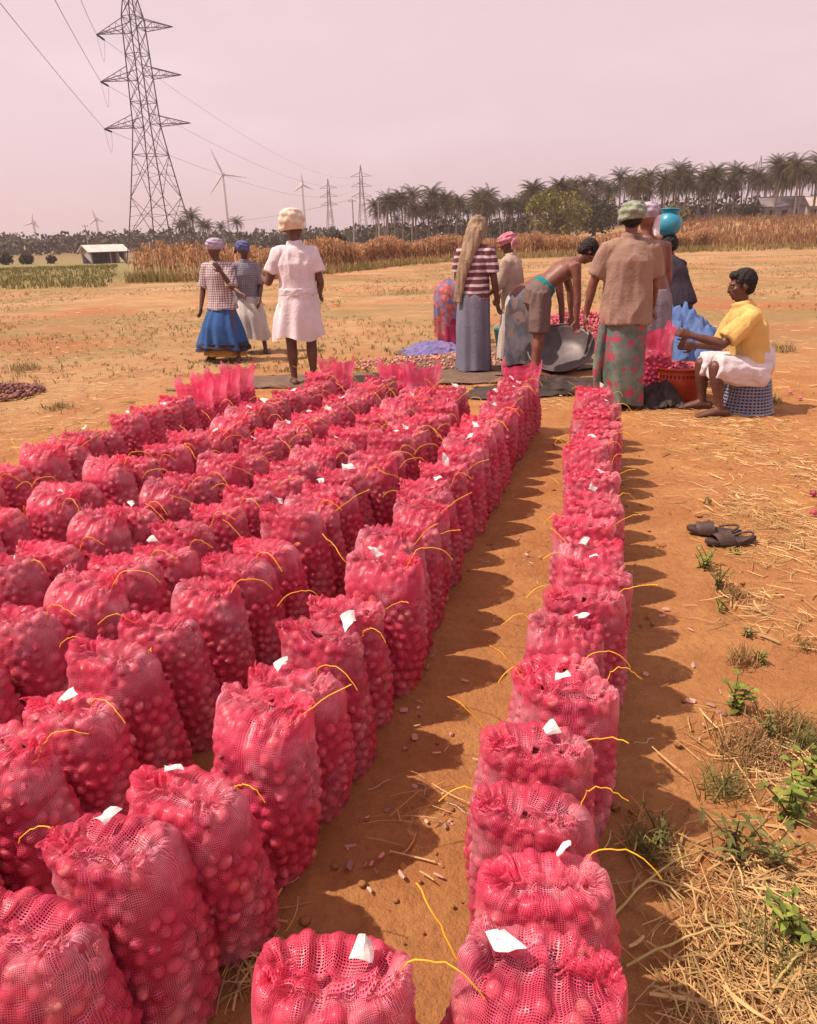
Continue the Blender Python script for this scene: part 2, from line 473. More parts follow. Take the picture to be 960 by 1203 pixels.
def sack_surface(g, nu, nside, ntop, nruf, open_mouth=False, HH=0.305):
    """smooth net surface; rows x (nu+1) points"""
    hw, ht = 0.141 * g.uniform(0.95, 1.06), 0.120 * g.uniform(0.94, 1.05)
    th = np.linspace(0, 2 * math.pi, nu + 1)
    e = 2 / 2.35
    cx = np.sign(np.cos(th)) * np.abs(np.cos(th)) ** e; cy = np.sign(np.sin(th)) * np.abs(np.sin(th)) ** e
    ph = g.uniform(0, 6.28, 8)
    wavy = 1 + 0.025 * np.sin(2 * th + ph[0]) + 0.02 * np.sin(3 * th + ph[1]) + 0.012 * np.sin(5 * th + ph[2])
    rows = []; kind = []
    lean = np.array([g.uniform(-0.03, 0.03), g.uniform(-0.03, 0.02)])
    for i in range(nside):
        t = i / (nside - 1); z = HH * t
        s = 0.94 + 0.07 * math.sin(min(t / 0.4, 1) * math.pi / 2) - 0.12 * max(0, (t - 0.35) / 0.65) ** 1.6
        s *= 1 + 0.015 * math.sin(t * 7 + ph[3])
        rows.append(np.stack([hw * s * cx * wavy + lean[0] * t, ht * s * cy * wavy + lean[1] * t, np.full(nu + 1, z)], 1)); kind.append(0)
    fold = np.sin(11 * th + ph[4] + 1.5 * np.sin(2 * th + ph[5])) * 0.6 + np.sin(19 * th + ph[6] + np.sin(3 * th)) * 0.4
    sc0 = 0.89
    eark = g.uniform(-0.3, 1.9, 2)
    if not open_mouth:
        yoff = g.uniform(0.010, 0.042)
        ridge_w = 0.088 * g.uniform(0.85, 1.2)
        for i in range(1, ntop + 1):
            t = i / ntop; a = t * math.pi / 2
            k = math.cos(a)
            wx = hw * sc0 * (1 - t ** 2.0) + ridge_w * t ** 2.0
            wy = ht * sc0 * (k ** 0.72) + 0.003 * t
            z = HH + 0.134 * math.sin(a) ** 1.0 - 0.014 * float(sstep(0.66, 1.0, t))
            r = np.stack([wx * cx * wavy + lean[0], wy * cy * wavy + lean[1], np.full(nu + 1, z)], 1)
            r[:, 1] -= yoff * float(sstep(0.25, 1.0, t))
            f = fold * 0.011 * sstep(0.10, 0.9, t)
            r[:, 2] += f - 0.010 * sstep(0.6, 1.0, t)            # puckered towards the seam
            r[:, 1] += np.sign(cy) * np.abs(fold) * 0.004 * t
            # ears: corners stand up a little
            ear = sstep(0.80, 1.0, np.abs(cx)) * math.sin(t * math.pi * 0.85)
            r[:, 2] += ear * 0.010 * eark[(cx > 0).astype(int)]; r[:, 0] += np.sign(cx) * ear * 0.006
            rows.append(r); kind.append(1)
        hgt = 0.016 + 0.008 * np.sin(4 * th + ph[7]) + 0.007 * np.sin(9 * th + ph[1]) + 0.005 * np.sin(17 * th + ph[2])
        tip = np.sign(g.uniform(-1, 1)) * 0.016
        for i in range(1, nruf + 1):
            t = i / nruf
            r = rows[nside + ntop - 1].copy()
            r[:, 2] += hgt * math.sin(t * 1.9) + 0.004 * fold * t
            r[:, 1] += (tip * t * t + np.sign(cy) * 0.007 * t + 0.009 * np.sin(13 * th + ph[3]) * t)
            r[:, 0] += 0.006 * np.sin(15 * th + ph[0]) * t + cx * 0.012 * t
            rows.append(r); kind.append(2)
    else:
        Hm = g.uniform(0.15, 0.19)
        for i in range(1, ntop + 1):
            t = i / ntop
            pinch = 1 - 0.10 * math.sin(min(t * 1.3, 1) * math.pi) + 0.10 * t
            r = np.stack([hw * sc0 * cx * wavy * (pinch + 0.06 * t), ht * sc0 * cy * wavy * pinch * (1 - 0.25 * t), np.full(nu + 1, HH + Hm * t)], 1)
            r[:, :2] += lean
            r[:, 0] += fold * 0.007 * t + 0.012 * np.sin(3 * th + ph[2]) * t
            r[:, 1] += fold * 0.009 * t + 0.010 * np.sin(5 * th + ph[1]) * t
            r[:, 2] += t * t * (0.035 * sstep(0.6, 1, np.abs(cx)) + 0.018 * np.sin(4 * th + ph[7]) + 0.010 * np.sin(9 * th + ph[5]))
            rows.append(r); kind.append(2)
    return np.array(rows), np.array(kind), (hw, ht, lean, HH)

def grid_normals(G):
    du = np.gradient(G, axis=1); du[:, 0] = du[:, -1] = (G[:, 1] - G[:, -2])
    dv = np.gradient(G, axis=0)
    N = np.cross(du, dv)
    return N / (np.linalg.norm(N, axis=2)[:, :, None] + 1e-9)

def make_sack_variant(seed, open_mouth=False):
    g = np.random.default_rng(seed)
    nu = 160
    G, kind, dims = sack_surface(g, nu, 56, 24 if not open_mouth else 20, 7, open_mouth)
    N = grid_normals(G)
    # onions pressed against the net
    body = np.where(kind < 2)[0]
    if open_mouth:   # onions fill up to the shoulder only
        body = np.where(kind == 0)[0]
    nb = len(body)
    C = []; Rr = []; CN = []
    cand = 8500
    ii = g.integers(0, nb, cand); jj = g.integers(0, nu, cand)
    arr = np.zeros((0, 3)); rad = np.zeros(0)
    pts = []
    for a_, b_ in zip(ii, jj):
        p = G[body[a_], b_]; nrm = N[body[a_], b_]
        r = g.uniform(0.0125, 0.019)
        if kind[body[a_]] == 1 and (abs(p[0]) > 0.112 or body[a_] > 56 + 19): continue
        c = p - nrm * (r * (0.97 if kind[body[a_]] == 0 else 1.12) + 0.001)
        if len(pts):
            q = np.array(pts); d = np.linalg.norm(q[:, :3] - c, axis=1)
            if (d < (q[:, 3] + r) * 0.90).any(): continue
        pts.append((*c, r))
    pts = np.array(pts)
    if open_mouth:   # heap of onions inside the mouth
        hw, ht, lean, HH = dims
        ex = []
        for _ in range(700):
            x, y = g.uniform(-1, 1, 2)
            if x * x + y * y > 0.8: continue
            r = g.uniform(0.0135, 0.0205)
            c = np.array([x * hw + lean[0], y * ht + lean[1], HH - 0.01 + 0.03 * (1 - x * x - y * y)])
            q = np.array(ex + [tuple(v) for v in pts]); 
            if (np.linalg.norm(q[:, :3] - c, axis=1) < (q[:, 3] + r) * 0.88).any(): continue
            ex.append((*c, r))
        pts = np.vstack([pts, np.array(ex)])
    # net drawn over the onions
    Gn = G.copy()
    flat = G.reshape(-1, 3); nf = N.reshape(-1, 3)
    off = np.full(len(flat), -0.010)
    for x, y, z, r in pts:
        idx = np.where((np.abs(flat[:, 0] - x) < 0.03) & (np.abs(flat[:, 1] - y) < 0.03) & (np.abs(flat[:, 2] - z) < 0.03))[0]
        if len(idx) == 0: continue
        dv = flat[idx] - (x, y, z)
        dn = (dv * nf[idx]).sum(1); dt = np.sqrt(np.maximum((dv * dv).sum(1) - dn * dn, 0))
        h = np.where(dt < r, np.sqrt(np.maximum(r * r - dt * dt, 0)), -1) - dn + 0.0016
        h2 = r * (1 - (dt / (1.7 * r)) ** 1.5) - dn + 0.0005
        off[idx] = np.maximum(off[idx], np.maximum(h, np.where(dt < 1.7 * r, h2, -1)))
    w = np.repeat(np.where(kind == 0, 1.0, np.where(kind == 1, 0.9, 0.0)), nu + 1)
    if open_mouth: w = np.repeat(np.where(kind == 0, 1.0, 0.0), nu + 1)
    off = np.clip(off, -0.006, 0.004) * w
    Gn = (flat + nf * off[:, None]).reshape(G.shape)
    if not open_mouth:   # nothing may stick out of the gathered top
        nv = Gn.reshape(-1, 3); nn = grid_normals(Gn).reshape(-1, 3); keep = np.ones(len(pts), bool)
        for q, (x, y, z, r) in enumerate(pts):
            if z < dims[3] - 0.02: continue
            idx = np.where((np.abs(nv[:, 0] - x) < 0.028) & (np.abs(nv[:, 1] - y) < 0.028) & (np.abs(nv[:, 2] - z) < 0.028))[0]
            dv = nv[idx] - (x, y, z); ds = np.linalg.norm(dv, axis=1)
            if len(idx) == 0 or ds.min() < r * 0.80 or ((dv * nn[idx]).sum(1)[ds < r * 1.15] < 0).mean() > 0.3: keep[q] = False
        pts = pts[keep]
    nr = G.shape[0]
    # bottom row flares to little stitched corners; close the base
    V = Gn.reshape(-1, 3)
    per = 2 * math.pi * 0.137
    arc = np.concatenate([[0], np.cumsum(np.linalg.norm(np.diff(G[:, nu // 4], axis=0), axis=1))])
    uu = np.repeat(np.linspace(0, per, nu + 1)[None], nr, 0); vv = np.repeat(arc[:, None], nu + 1, 1)
    i, j = np.meshgrid(np.arange(nr - 1), np.arange(nu), indexing='ij'); w_ = nu + 1
    F = np.stack([i * w_ + j, i * w_ + j + 1, (i + 1) * w_ + j + 1, (i + 1) * w_ + j], -1).reshape(-1, 4)
    net = mesh_np('net_bag', V, F, M_netopen if open_mouth else M_net, True, uv=np.stack([uu.ravel(), vv.ravel()], 1))
    # inner core keeps the bag from being see-through
    nc = int((kind == 0).sum()) + (7 if not open_mouth else 0)
    st = list(range(0, nc, 6)) + [nc - 1]
    cg = G[body][st][:, ::8] - N[body][st][:, ::8] * 0.022
    if not open_mouth: cg = np.concatenate([cg, cg[-1:].mean(axis=1, keepdims=True).repeat(cg.shape[1], 1)])
    a, c_ = cg.shape[:2]
    i, j = np.meshgrid(np.arange(a - 1), np.arange(c_ - 1), indexing='ij')
    core = (cg.reshape(-1, 3), np.stack([i * c_ + j, i * c_ + j + 1, (i + 1) * c_ + j + 1, (i + 1) * c_ + j], -1).reshape(-1, 4))
    return dict(net=net, pts=pts, core=core, onions=onions_mesh('onions', pts[:, :3], pts[:, 3], g, core), dims=dims,
                seam_z=float(G[np.where(kind < 2)[0][-1]][:, 2].mean()))

SV = [make_sack_variant(100 + k) for k in range(9)]
SO = [make_sack_variant(200 + k, True) for k in range(2)]

def cord_mesh(seed, side):
    g = np.random.default_rng(seed)
    x0 = side * g.uniform(0.085, 0.12); y0 = g.uniform(-0.02, 0.02); z0 = 0.410
    kind = g.integers(0, 3)
    P = [np.array([x0 - side * 0.02, y0, z0 - 0.015]), np.array([x0, y0, z0])]
    L = g.uniform(0.08, 0.18)
    if kind == 0:    # stiff, stands out
        d = np.array([side * g.uniform(0.5, 1), g.uniform(-0.5, 0.3), g.uniform(0.0, 0.8)]); d /= np.linalg.norm(d)
        for k in range(1, 9): P.append(P[1] + d * L * k / 8 + np.array([0, 0, -0.03 * (k / 8) ** 2]))
    else:            # arches out and droops
        A_ = g.uniform(2.0, 2.5)
        for k in range(1, 15):
            t = k / 14; a = t * A_
            P.append(P[1] + np.array([side * L * 0.55 * (1 - math.cos(a)) * 0.75, (y0 * 3 - 0.02) * t, L * 0.42 * math.sin(a) - L * 0.25 * t * t]))
    P = np.array(P); P[2:] += np.cumsum(g.normal(0, 0.0022, (len(P) - 2, 3)), 0); m = MB(); m.tube(P, 0.0013, 5)
    return m.mesh('tie_cord', M_cord, True)
CORDS = [cord_mesh(300 + k, (-1) ** k) for k in range(10)]
def tag_mesh(seed):
    g = np.random.default_rng(seed)
    a, b = g.uniform(0.020, 0.030), g.uniform(0.017, 0.026)
    n = 5; s = np.linspace(-1, 1, n)
    X, Y = np.meshgrid(s, s); 
    Z = 0.009 * np.sin(X * 1.7 + g.uniform(0, 6)) + 0.004 * np.sin(Y * 2.1 + X + g.uniform(0, 6)) + 0.0008 * g.normal(size=X.shape)
    c4 = g.uniform(-0.35, 0.35, 4); V = np.stack([X * a * (1 + c4[0] * Y + c4[1] * X * Y) + 0.0015 * g.normal(size=X.shape), Y * b * (1 + c4[2] * X + c4[3] * X * Y) + 0.0015 * g.normal(size=X.shape), Z], -1).reshape(-1, 3)
    V2 = V - (0, 0, 0.0007)
    i, j = np.meshgrid(np.arange(n - 1), np.arange(n - 1), indexing='ij')
    F = np.stack([i * n + j, i * n + j + 1, (i + 1) * n + j + 1, (i + 1) * n + j], -1).reshape(-1, 4)
    m = MB(); m.add(V, F); m.add(V2, F[:, ::-1])
    return m.mesh('paper_tag', M_tagp, False)
TAGS = [tag_mesh(400 + k) for k in range(5)]

ROW_D = Vector((0.3102, 0.9507, 0)); ROW_N = Vector((0.9507, -0.3102, 0))
sack_count = [0]
near_onions = [0]
def place_sack(p, rowname, rot=0.0, big_tag=None, n_cords=None, single=False, variant=None, sc=1.0, group=None):
    g = np.random.default_rng(5000 + sack_count[0]); sack_count[0] += 1
    v = SV[int(g.integers(0, len(SV)))] if variant is None else SV[variant]
    flip = math.pi if g.random() < 0.28 else 0.0
    has_tag = (g.random() < 0.38) if big_tag is None else big_tag
    n_c = int(g.choice([1, 1, 2])) if n_cords is None else n_cords
    lab = rowname.replace('#', 'paper tagged onion sack' if has_tag else 'red net onion sack')
    o = thing('onion_sack', lab, 'sack', (p[0], p[1], 0.0), rot + flip + g.normal(0, 0.07), group or 'filled onion sacks standing in rows')
    o.rotation_euler = (g.normal(0, 0.035), g.normal(0, 0.035), o.rotation_euler[2])
    s = sc * g.uniform(0.96, 1.05)
    o.scale = (s * g.uniform(0.97, 1.04), s * g.uniform(0.97, 1.04), s * 1.02 * g.uniform(0.95, 1.05))
    nb_ = obj('net_bag', v['net'], o)
    if single:
        # the onions that show through the net one by one
        Rm = Euler(o.rotation_euler).to_matrix()
        toc = (Vector((0, 0, 1.5)) - Vector((p[0], p[1], 0.3))).normalized()
        sco = []
        for k, (x, y, z, r) in enumerate(v['pts']):
            d = Rm @ Vector((x, y, (z - 0.22) * 0.9))
            sco.append((-(d.dot(toc)), k))
        sco.sort(); pick = [k for _, k in sco[:74]]
        rest = [k for _, k in sco[74:]]
        for k in pick:
            x, y, z, r = v['pts'][k]
            obj('onion', ME_onion, o, (x, y, z), tuple(g.uniform(0, 6.28, 3)), (r, r, r * g.uniform(0.85, 1.15)))
        q = obj('onions', onions_mesh('onions', v['pts'][rest, :3], v['pts'][rest, 3], g, v['core']), o)
    else:
        q = obj('onions', v['onions'], o)
    q['kind'] = 'stuff'
    for k in range(n_c):
        obj('tie_cord', CORDS[int(g.integers(0, 5)) * 2 + (k + int(g.integers(0, 2)) if n_c == 1 else k) % 2], nb_)
    if has_tag:
        obj('paper_tag', TAGS[int(g.integers(0, 5))], o, (g.uniform(-0.07, 0.07), g.uniform(-0.02, 0.02), v['seam_z'] + 0.030),
            (g.uniform(-0.6, 0.6), g.uniform(-0.5, 0.5), g.uniform(0, 6.28)), g.uniform(0.6, 1.0))
    return o

ORD = 'first second third fourth fifth sixth seventh eighth ninth tenth eleventh twelfth thirteenth fourteenth fifteenth sixteenth seventeenth eighteenth nineteenth twentieth'.split()
ORD += ['twenty-' + w for w in ORD[:9]] + ['thirtieth'] + ['thirty-' + w for w in ORD[:9]]
BLOCK_ROT = math.atan2(ROW_N.y, ROW_N.x)
def block_row(b, starts, end, step, desc, drift=0.0, rot=0.0):
    a = list(starts); g = np.random.default_rng(int(abs(b) * 1000))
    while a[-1] < end - step * 0.5: a.append(a[-1] + step * g.uniform(0.93, 1.07))
    for k, s in enumerate(a):
        bb = b + drift * (s - 2.0) + g.normal(0, 0.010)
        if b == -0.90: bb = float(np.interp(s, [0.6, 1.0, 1.4, 2.2, 2.6, 3.0, 4.0, 5.8], [-0.90, -0.87, -0.83, -0.82, -0.84, -0.88, -0.89, -0.93])) + g.normal(0, 0.01)
        p = ROW_D * s + ROW_N * bb
        u, v = proj((p.x, p.y, 0.3))
        if p.y < 0.3 or u < -170: continue
        place_sack(p, '%s # counted from %s' % (ORD[len(a) - 1 - k], desc), BLOCK_ROT + rot)
edge_a = [0.64, 0.86, 1.07, 1.28, 1.50, 1.70, 1.92, 2.14, 2.36]
block_row(-0.90, edge_a, 5.62, 0.210, 'the stooping man along the edge row', -0.008)
block_row(-1.325, [0.56, 0.78, 1.02, 1.24, 1.45, 1.66, 1.86, 2.10], 5.25, 0.210, 'the ground tarp, row behind the edge row')
block_row(-1.715, [1.30, 1.52, 1.74, 1.96, 2.17], 5.05, 0.212, 'the slumped open sacks, third row from bare path', 0.05)
block_row(-2.12, [1.62, 1.85, 2.08, 2.31], 5.55, 0.214, 'the ground tarp, fourth row from bare path', 0.04)
block_row(-2.56, [2.05, 2.28, 2.52], 5.55, 0.216, 'the man in white, fifth row from bare path', 0.02)
block_row(-3.08, [2.40, 2.64, 2.88], 4.60, 0.220, 'the gaping open sacks, outermost row by dry field', -0.07)

rr = [(0.135, 0.83), (0.250, 1.03), (0.265, 1.22), (0.265, 1.40), (0.375, 1.58), (0.40, 1.74), (0.455, 1.92), (0.56, 2.12), (0.60, 2.30), (0.685, 2.47), (0.715, 2.68),
      (0.76, 2.89), (0.84, 3.11), (0.89, 3.33), (0.97, 3.55), (1.02, 3.78), (1.08, 4.0), (1.13, 4.22), (1.20, 4.44), (1.24, 4.66), (1.30, 4.9), (1.335, 5.14), (1.40, 5.38)]
rr_tag = {0: True, 1: True, 3: True, 5: False, 6: True, 9: True, 13: True, 16: True, 22: True}
for k, (x, y) in enumerate(rr):
    place_sack((x, y), '%s # counted from the flowered sarong in the single file row' % ORD[len(rr) - 1 - k], -0.22 + (0.1 if k % 2 else -0.08), rr_tag.get(k, k % 4 == 0), None, single=(k < 3), sc=0.97)
# one sack stands on its own across the end of the path
p = at(400, 1128, 0.44)
place_sack((p.x, p.y), '# standing alone where the bare path ends', -0.05, True, 1, single=True, sc=0.95)

def place_open(p, rot, v, lab, grp, sc=1.0):
    o = thing('open_onion_sack', lab, 'sack', (p[0], p[1], 0.0), rot, grp)
    o.scale = (sc,) * 3
    obj('net_bag', SO[v]['net'], o)
    q = obj('onions', SO[v]['onions'], o); q['kind'] = 'stuff'
    return o
for k, (a, b) in enumerate([(4.86, -3.28), (5.08, -3.30), (5.30, -3.30), (5.54, -3.31)]):
    p = ROW_D * a + ROW_N * b
    place_open(p, BLOCK_ROT + 0.1 * (-1) ** k, k % 2, '%s gaping open net sack counted from the closed sacks of the outermost row' % ORD[k], 'open sacks ending the outermost row', 1.02)
p = ROW_D * 5.80 + ROW_N * -2.50
place_open(p, BLOCK_ROT + 0.1, 1, 'unsewn pink net sack with open mouth by the man in white', 'open single sacks', 1.08)
for k, (a, b) in enumerate([(5.86, -1.98), (5.72, -1.72)]):
    p = ROW_D * a + ROW_N * b
    place_open(p, BLOCK_ROT + 0.5 * k, k, ['unsewn pink net sack slumped open closest to the brown ground tarp', 'unsewn pink net sack slumped open against the third row of sacks'][k], 'slumped open sacks', 1.05)
p = ROW_D * 5.80 + ROW_N * -0.91
place_open(p, BLOCK_ROT - 0.1, 0, 'open pink net sack at the far end of the edge row by the stooping man', 'open single sacks', 1.1)
# ================================================================== people
def unit(v): v = np.asarray(v, float); return v / (np.linalg.norm(v) + 1e-12)
def loft(mb, pts, rads, side=(1, 0, 0), n=14, cap='round', fold=None):
    """solid tube with elliptical rings; rads: list of (rx along side, ry)"""
    P = [np.asarray(p, float) for p in pts]; Rr = [r if hasattr(r, '__len__') else (r, r) for r in rads]
    if cap == 'round':
        for end in (0, -1):
            q = P[1] if end == 0 else P[-2]; p = P[end]; r = Rr[end]
            d = unit(p - q); k = min(r)
            add = [(p + d * k * 0.55, (r[0] * 0.82, r[1] * 0.82)), (p + d * k * 0.9, (r[0] * 0.4, r[1] * 0.4))]
            if end == 0: P = [a[0] for a in add[::-1]] + P; Rr = [a[1] for a in add[::-1]] + Rr
            else: P = P + [a[0] for a in add]; Rr = Rr + [a[1] for a in add]
    P = np.array(P); m = len(P)
    T = np.gradient(P, axis=0)
    an = np.arange(n) / n * 2 * math.pi
    rings = []
    for i in range(m):
        t = unit(T[i]); s = np.asarray(side, float); s = s - t * s.dot(t)
        if np.linalg.norm(s) < 0.2: s = np.array([0, 1.0, 0]) - t * t[1]
        s = unit(s); u = np.cross(t, s)
        rings.append(P[i] + np.cos(an)[:, None] * s * Rr[i][0] + np.sin(an)[:, None] * u * Rr[i][1])
    V = np.concatenate(rings + [P[:1], P[-1:]])
    i, j = np.meshgrid(np.arange(m - 1), np.arange(n), indexing='ij'); j2 = (j + 1) % n
    Q = np.stack([i * n + j, i * n + j2, (i + 1) * n + j2, (i + 1) * n + j], -1).reshape(-1, 4)
    b = m * n
    Tt = [[(k + 1) % n, k, b] for k in range(n)] + [[(m - 1) * n + k, (m - 1) * n + (k + 1) % n, b + 1] for k in range(n)]
    k0 = mb.n
    mb.F4.append(Q + k0); mb.F3.append(np.array(Tt) + k0); mb.V.append(V); mb.A.append(np.zeros(len(V))); mb.n += len(V)
def ball(mb, c, r, rot=None):
    c = np.asarray(c, float); r = np.asarray(r if hasattr(r, '__len__') else (r,) * 3, float)
    n, m = 12, 8
    V = []
    for i in range(m + 1):
        a = math.pi * i / m
        for k in range(n):
            b = 2 * math.pi * k / n; V.append((math.sin(a) * math.cos(b), math.sin(a) * math.sin(b), math.cos(a)))
    V = np.array(V) * r
    if rot is not None: V = V @ np.array(rot).T
    i, j = np.meshgrid(np.arange(m), np.arange(n), indexing='ij'); j2 = (j + 1) % n
    mb.add(V + c, np.stack([i * n + j, (i + 1) * n + j, (i + 1) * n + j2, i * n + j2], -1).reshape(-1, 4))
def fused(mb, name, mat_, voxel=0.009, smooth=4, fold=0.0, fscale=(9, 9, 3.0), seed=1.0, hem=None):
    """one continuous skin over everything collected"""
    me = mb.mesh('tmp', None)
    o = bpy.data.objects.new('tmp', me); col.objects.link(o)
    r = o.modifiers.new('r', 'REMESH'); r.mode = 'VOXEL'; r.voxel_size = voxel; r.use_smooth_shade = True
    s = o.modifiers.new('s', 'SMOOTH'); s.factor = 0.5; s.iterations = smooth
    dg = bpy.context.evaluated_depsgraph_get()
    out = bpy.data.meshes.new_from_object(o.evaluated_get(dg))
    bpy.data.objects.remove(o); bpy.data.meshes.remove(me)
    out.name = name
    if fold:
        n = len(out.vertices)
        co = np.empty(n * 3, np.float32); no = np.empty(n * 3, np.float32)
        out.vertices.foreach_get('co', co); out.vertices.foreach_get('normal', no)
        co = co.reshape(-1, 3); no = no.reshape(-1, 3)
        q = co * np.array(fscale)
        # folds: ridged noise, mostly vertical
        d = vnoise(q, 1.0, seed, 2)
        d = (0.5 - np.abs(d)) * 1.3
        co = co + no * (d * fold)[:, None]
        out.vertices.foreach_set('co', co.astype(np.float32).ravel())
    out.materials.clear(); out.materials.append(mat_)
    for p in out.polygons: p.use_smooth = True
    out.update()
    return out

def skel(S, tp=0.0, tp2=None, head=(0, 0), arms=None, legs=None, roll=0.0, sit=None):
    """joints of a figure of stature S facing +Y; tp = forward lean of the trunk"""
    tp2 = tp if tp2 is None else tp2
    J = {'S': S}
    legs = legs or {}
    L = {}
    low = 0
    for sd, sg in (('l', -1), ('r', 1)):
        th, sh = legs.get(sd, ((0.04 * sg, 0.03, -1), (0.0, -0.03, -1)))
        th, sh = unit(th), unit(sh)
        hip = np.array([sg * 0.052 * S, 0, -0.02 * S]); knee = hip + th * 0.235 * S; ank = knee + sh * 0.225 * S
        L[sd] = [hip, knee, ank]; low = min(low, ank[2])
    hz = -low + 0.043 * S
    P = np.array([0, 0, hz if sit is None else sit])
    for sd in L: L[sd] = [p + P for p in L[sd]]
    u = unit((roll, math.sin(tp), math.cos(tp))); u2 = unit((roll, math.sin(tp2), math.cos(tp2)))
    J['P'] = P; J['waist'] = P + u * 0.10 * S; J['chest'] = J['waist'] + unit(u + u2) * 0.10 * S; J['nb'] = J['chest'] + u2 * 0.105 * S
    J['u'] = u; J['u2'] = u2; J['f2'] = unit(np.cross(u2, (1, 0, 0)) * -1) if False else unit(np.array([0, math.cos(tp2), -math.sin(tp2)]))
    sc = J['chest'] + u2 * 0.062 * S
    A = {}
    arms = arms or {}
    for sd, sg in (('l', -1), ('r', 1)):
        ua, fa = arms.get(sd, ((0.14 * sg, 0.0, -1), (0.05 * sg, 0.18, -1)))
        ua, fa = unit(ua), unit(fa)
        s = sc + np.array([sg * 0.102 * S, 0, 0]); e = s + ua * 0.172 * S; w = e + fa * 0.150 * S
        A[sd] = [s, e, w, fa]
    J['A'] = A; J['L'] = L
    hp, hy = head
    hd = unit((0, math.sin(hp), math.cos(hp)))
    hb = J['nb'] + unit(hd + u2) * 0.026 * S
    J['hb'] = hb; J['hd'] = hd; J['hc'] = hb + hd * 0.074 * S
    f = np.array([math.sin(hy), math.cos(hy), 0]); f = unit(f - hd * f.dot(hd)); J['hf'] = f; J['hs'] = np.cross(f, hd)
    return J

def hand(mb, w, d, side_sign, S, curl=0.5):
    d = unit(d)
    pn = unit(np.cross(d, (0, 0, 1)) if abs(d[2]) < 0.9 else np.cross(d, (0, 1, 0)))   # palm normal
    wd = unit(np.cross(pn, d))
    L = 0.052 * S
    loft(mb, [w, w + d * L * 0.5, w + d * L], [(0.017 * S, 0.012 * S), (0.024 * S, 0.010 * S), (0.025 * S, 0.009 * S)], wd, 10)
    for k, (o, ln) in enumerate(((-0.018, 0.040), (-0.006, 0.047), (0.006, 0.044), (0.018, 0.035))):
        b = w + d * L + wd * o * S
        c = curl * (0.8 + 0.1 * k)
        d1 = unit(d * math.cos(c * 0.6) + pn * math.sin(c * 0.6) + wd * o * 4); d2 = unit(d * math.cos(c * 1.6) + pn * math.sin(c * 1.6))
        m_ = b + d1 * ln * S * 0.5; e = m_ + d2 * ln * S * 0.5
        loft(mb, [b - d * 0.01, m_, e], [0.0058 * S, 0.0054 * S, 0.0046 * S], wd, 8)
    b = w + d * L * 0.35 - wd * 0.020 * S
    dt = unit(d * 0.75 - wd * 0.7 + pn * 0.3); m_ = b + dt * 0.022 * S; e = m_ + unit(d + pn * 0.5) * 0.022 * S
    loft(mb, [b, m_, e], [0.0075 * S, 0.0066 * S, 0.0055 * S], wd, 8)

def foot(mb, a, toe, S):
    toe = unit((toe[0], toe[1], 0)); sd = np.array([toe[1], -toe[0], 0])
    h = a[2]
    g = lambda f, z: np.array([a[0], a[1], a[2] - h + z]) + toe * f * S
    loft(mb, [g(-0.035, 0.022 * S), g(0.02, 0.026 * S), g(0.06, 0.018 * S), g(0.095, 0.011 * S)],
         [(0.020 * S, 0.020 * S), (0.024 * S, 0.024 * S), (0.027 * S, 0.016 * S), (0.026 * S, 0.010 * S)], sd, 12)
    for k in range(5):
        o = (k - 2) * 0.0105 * S
        loft(mb, [g(0.088, 0.010 * S) + sd * o, g(0.118 - 0.004 * abs(k - 1), 0.008 * S) + sd * o], [0.0068 * S, 0.0056 * S], sd, 8)

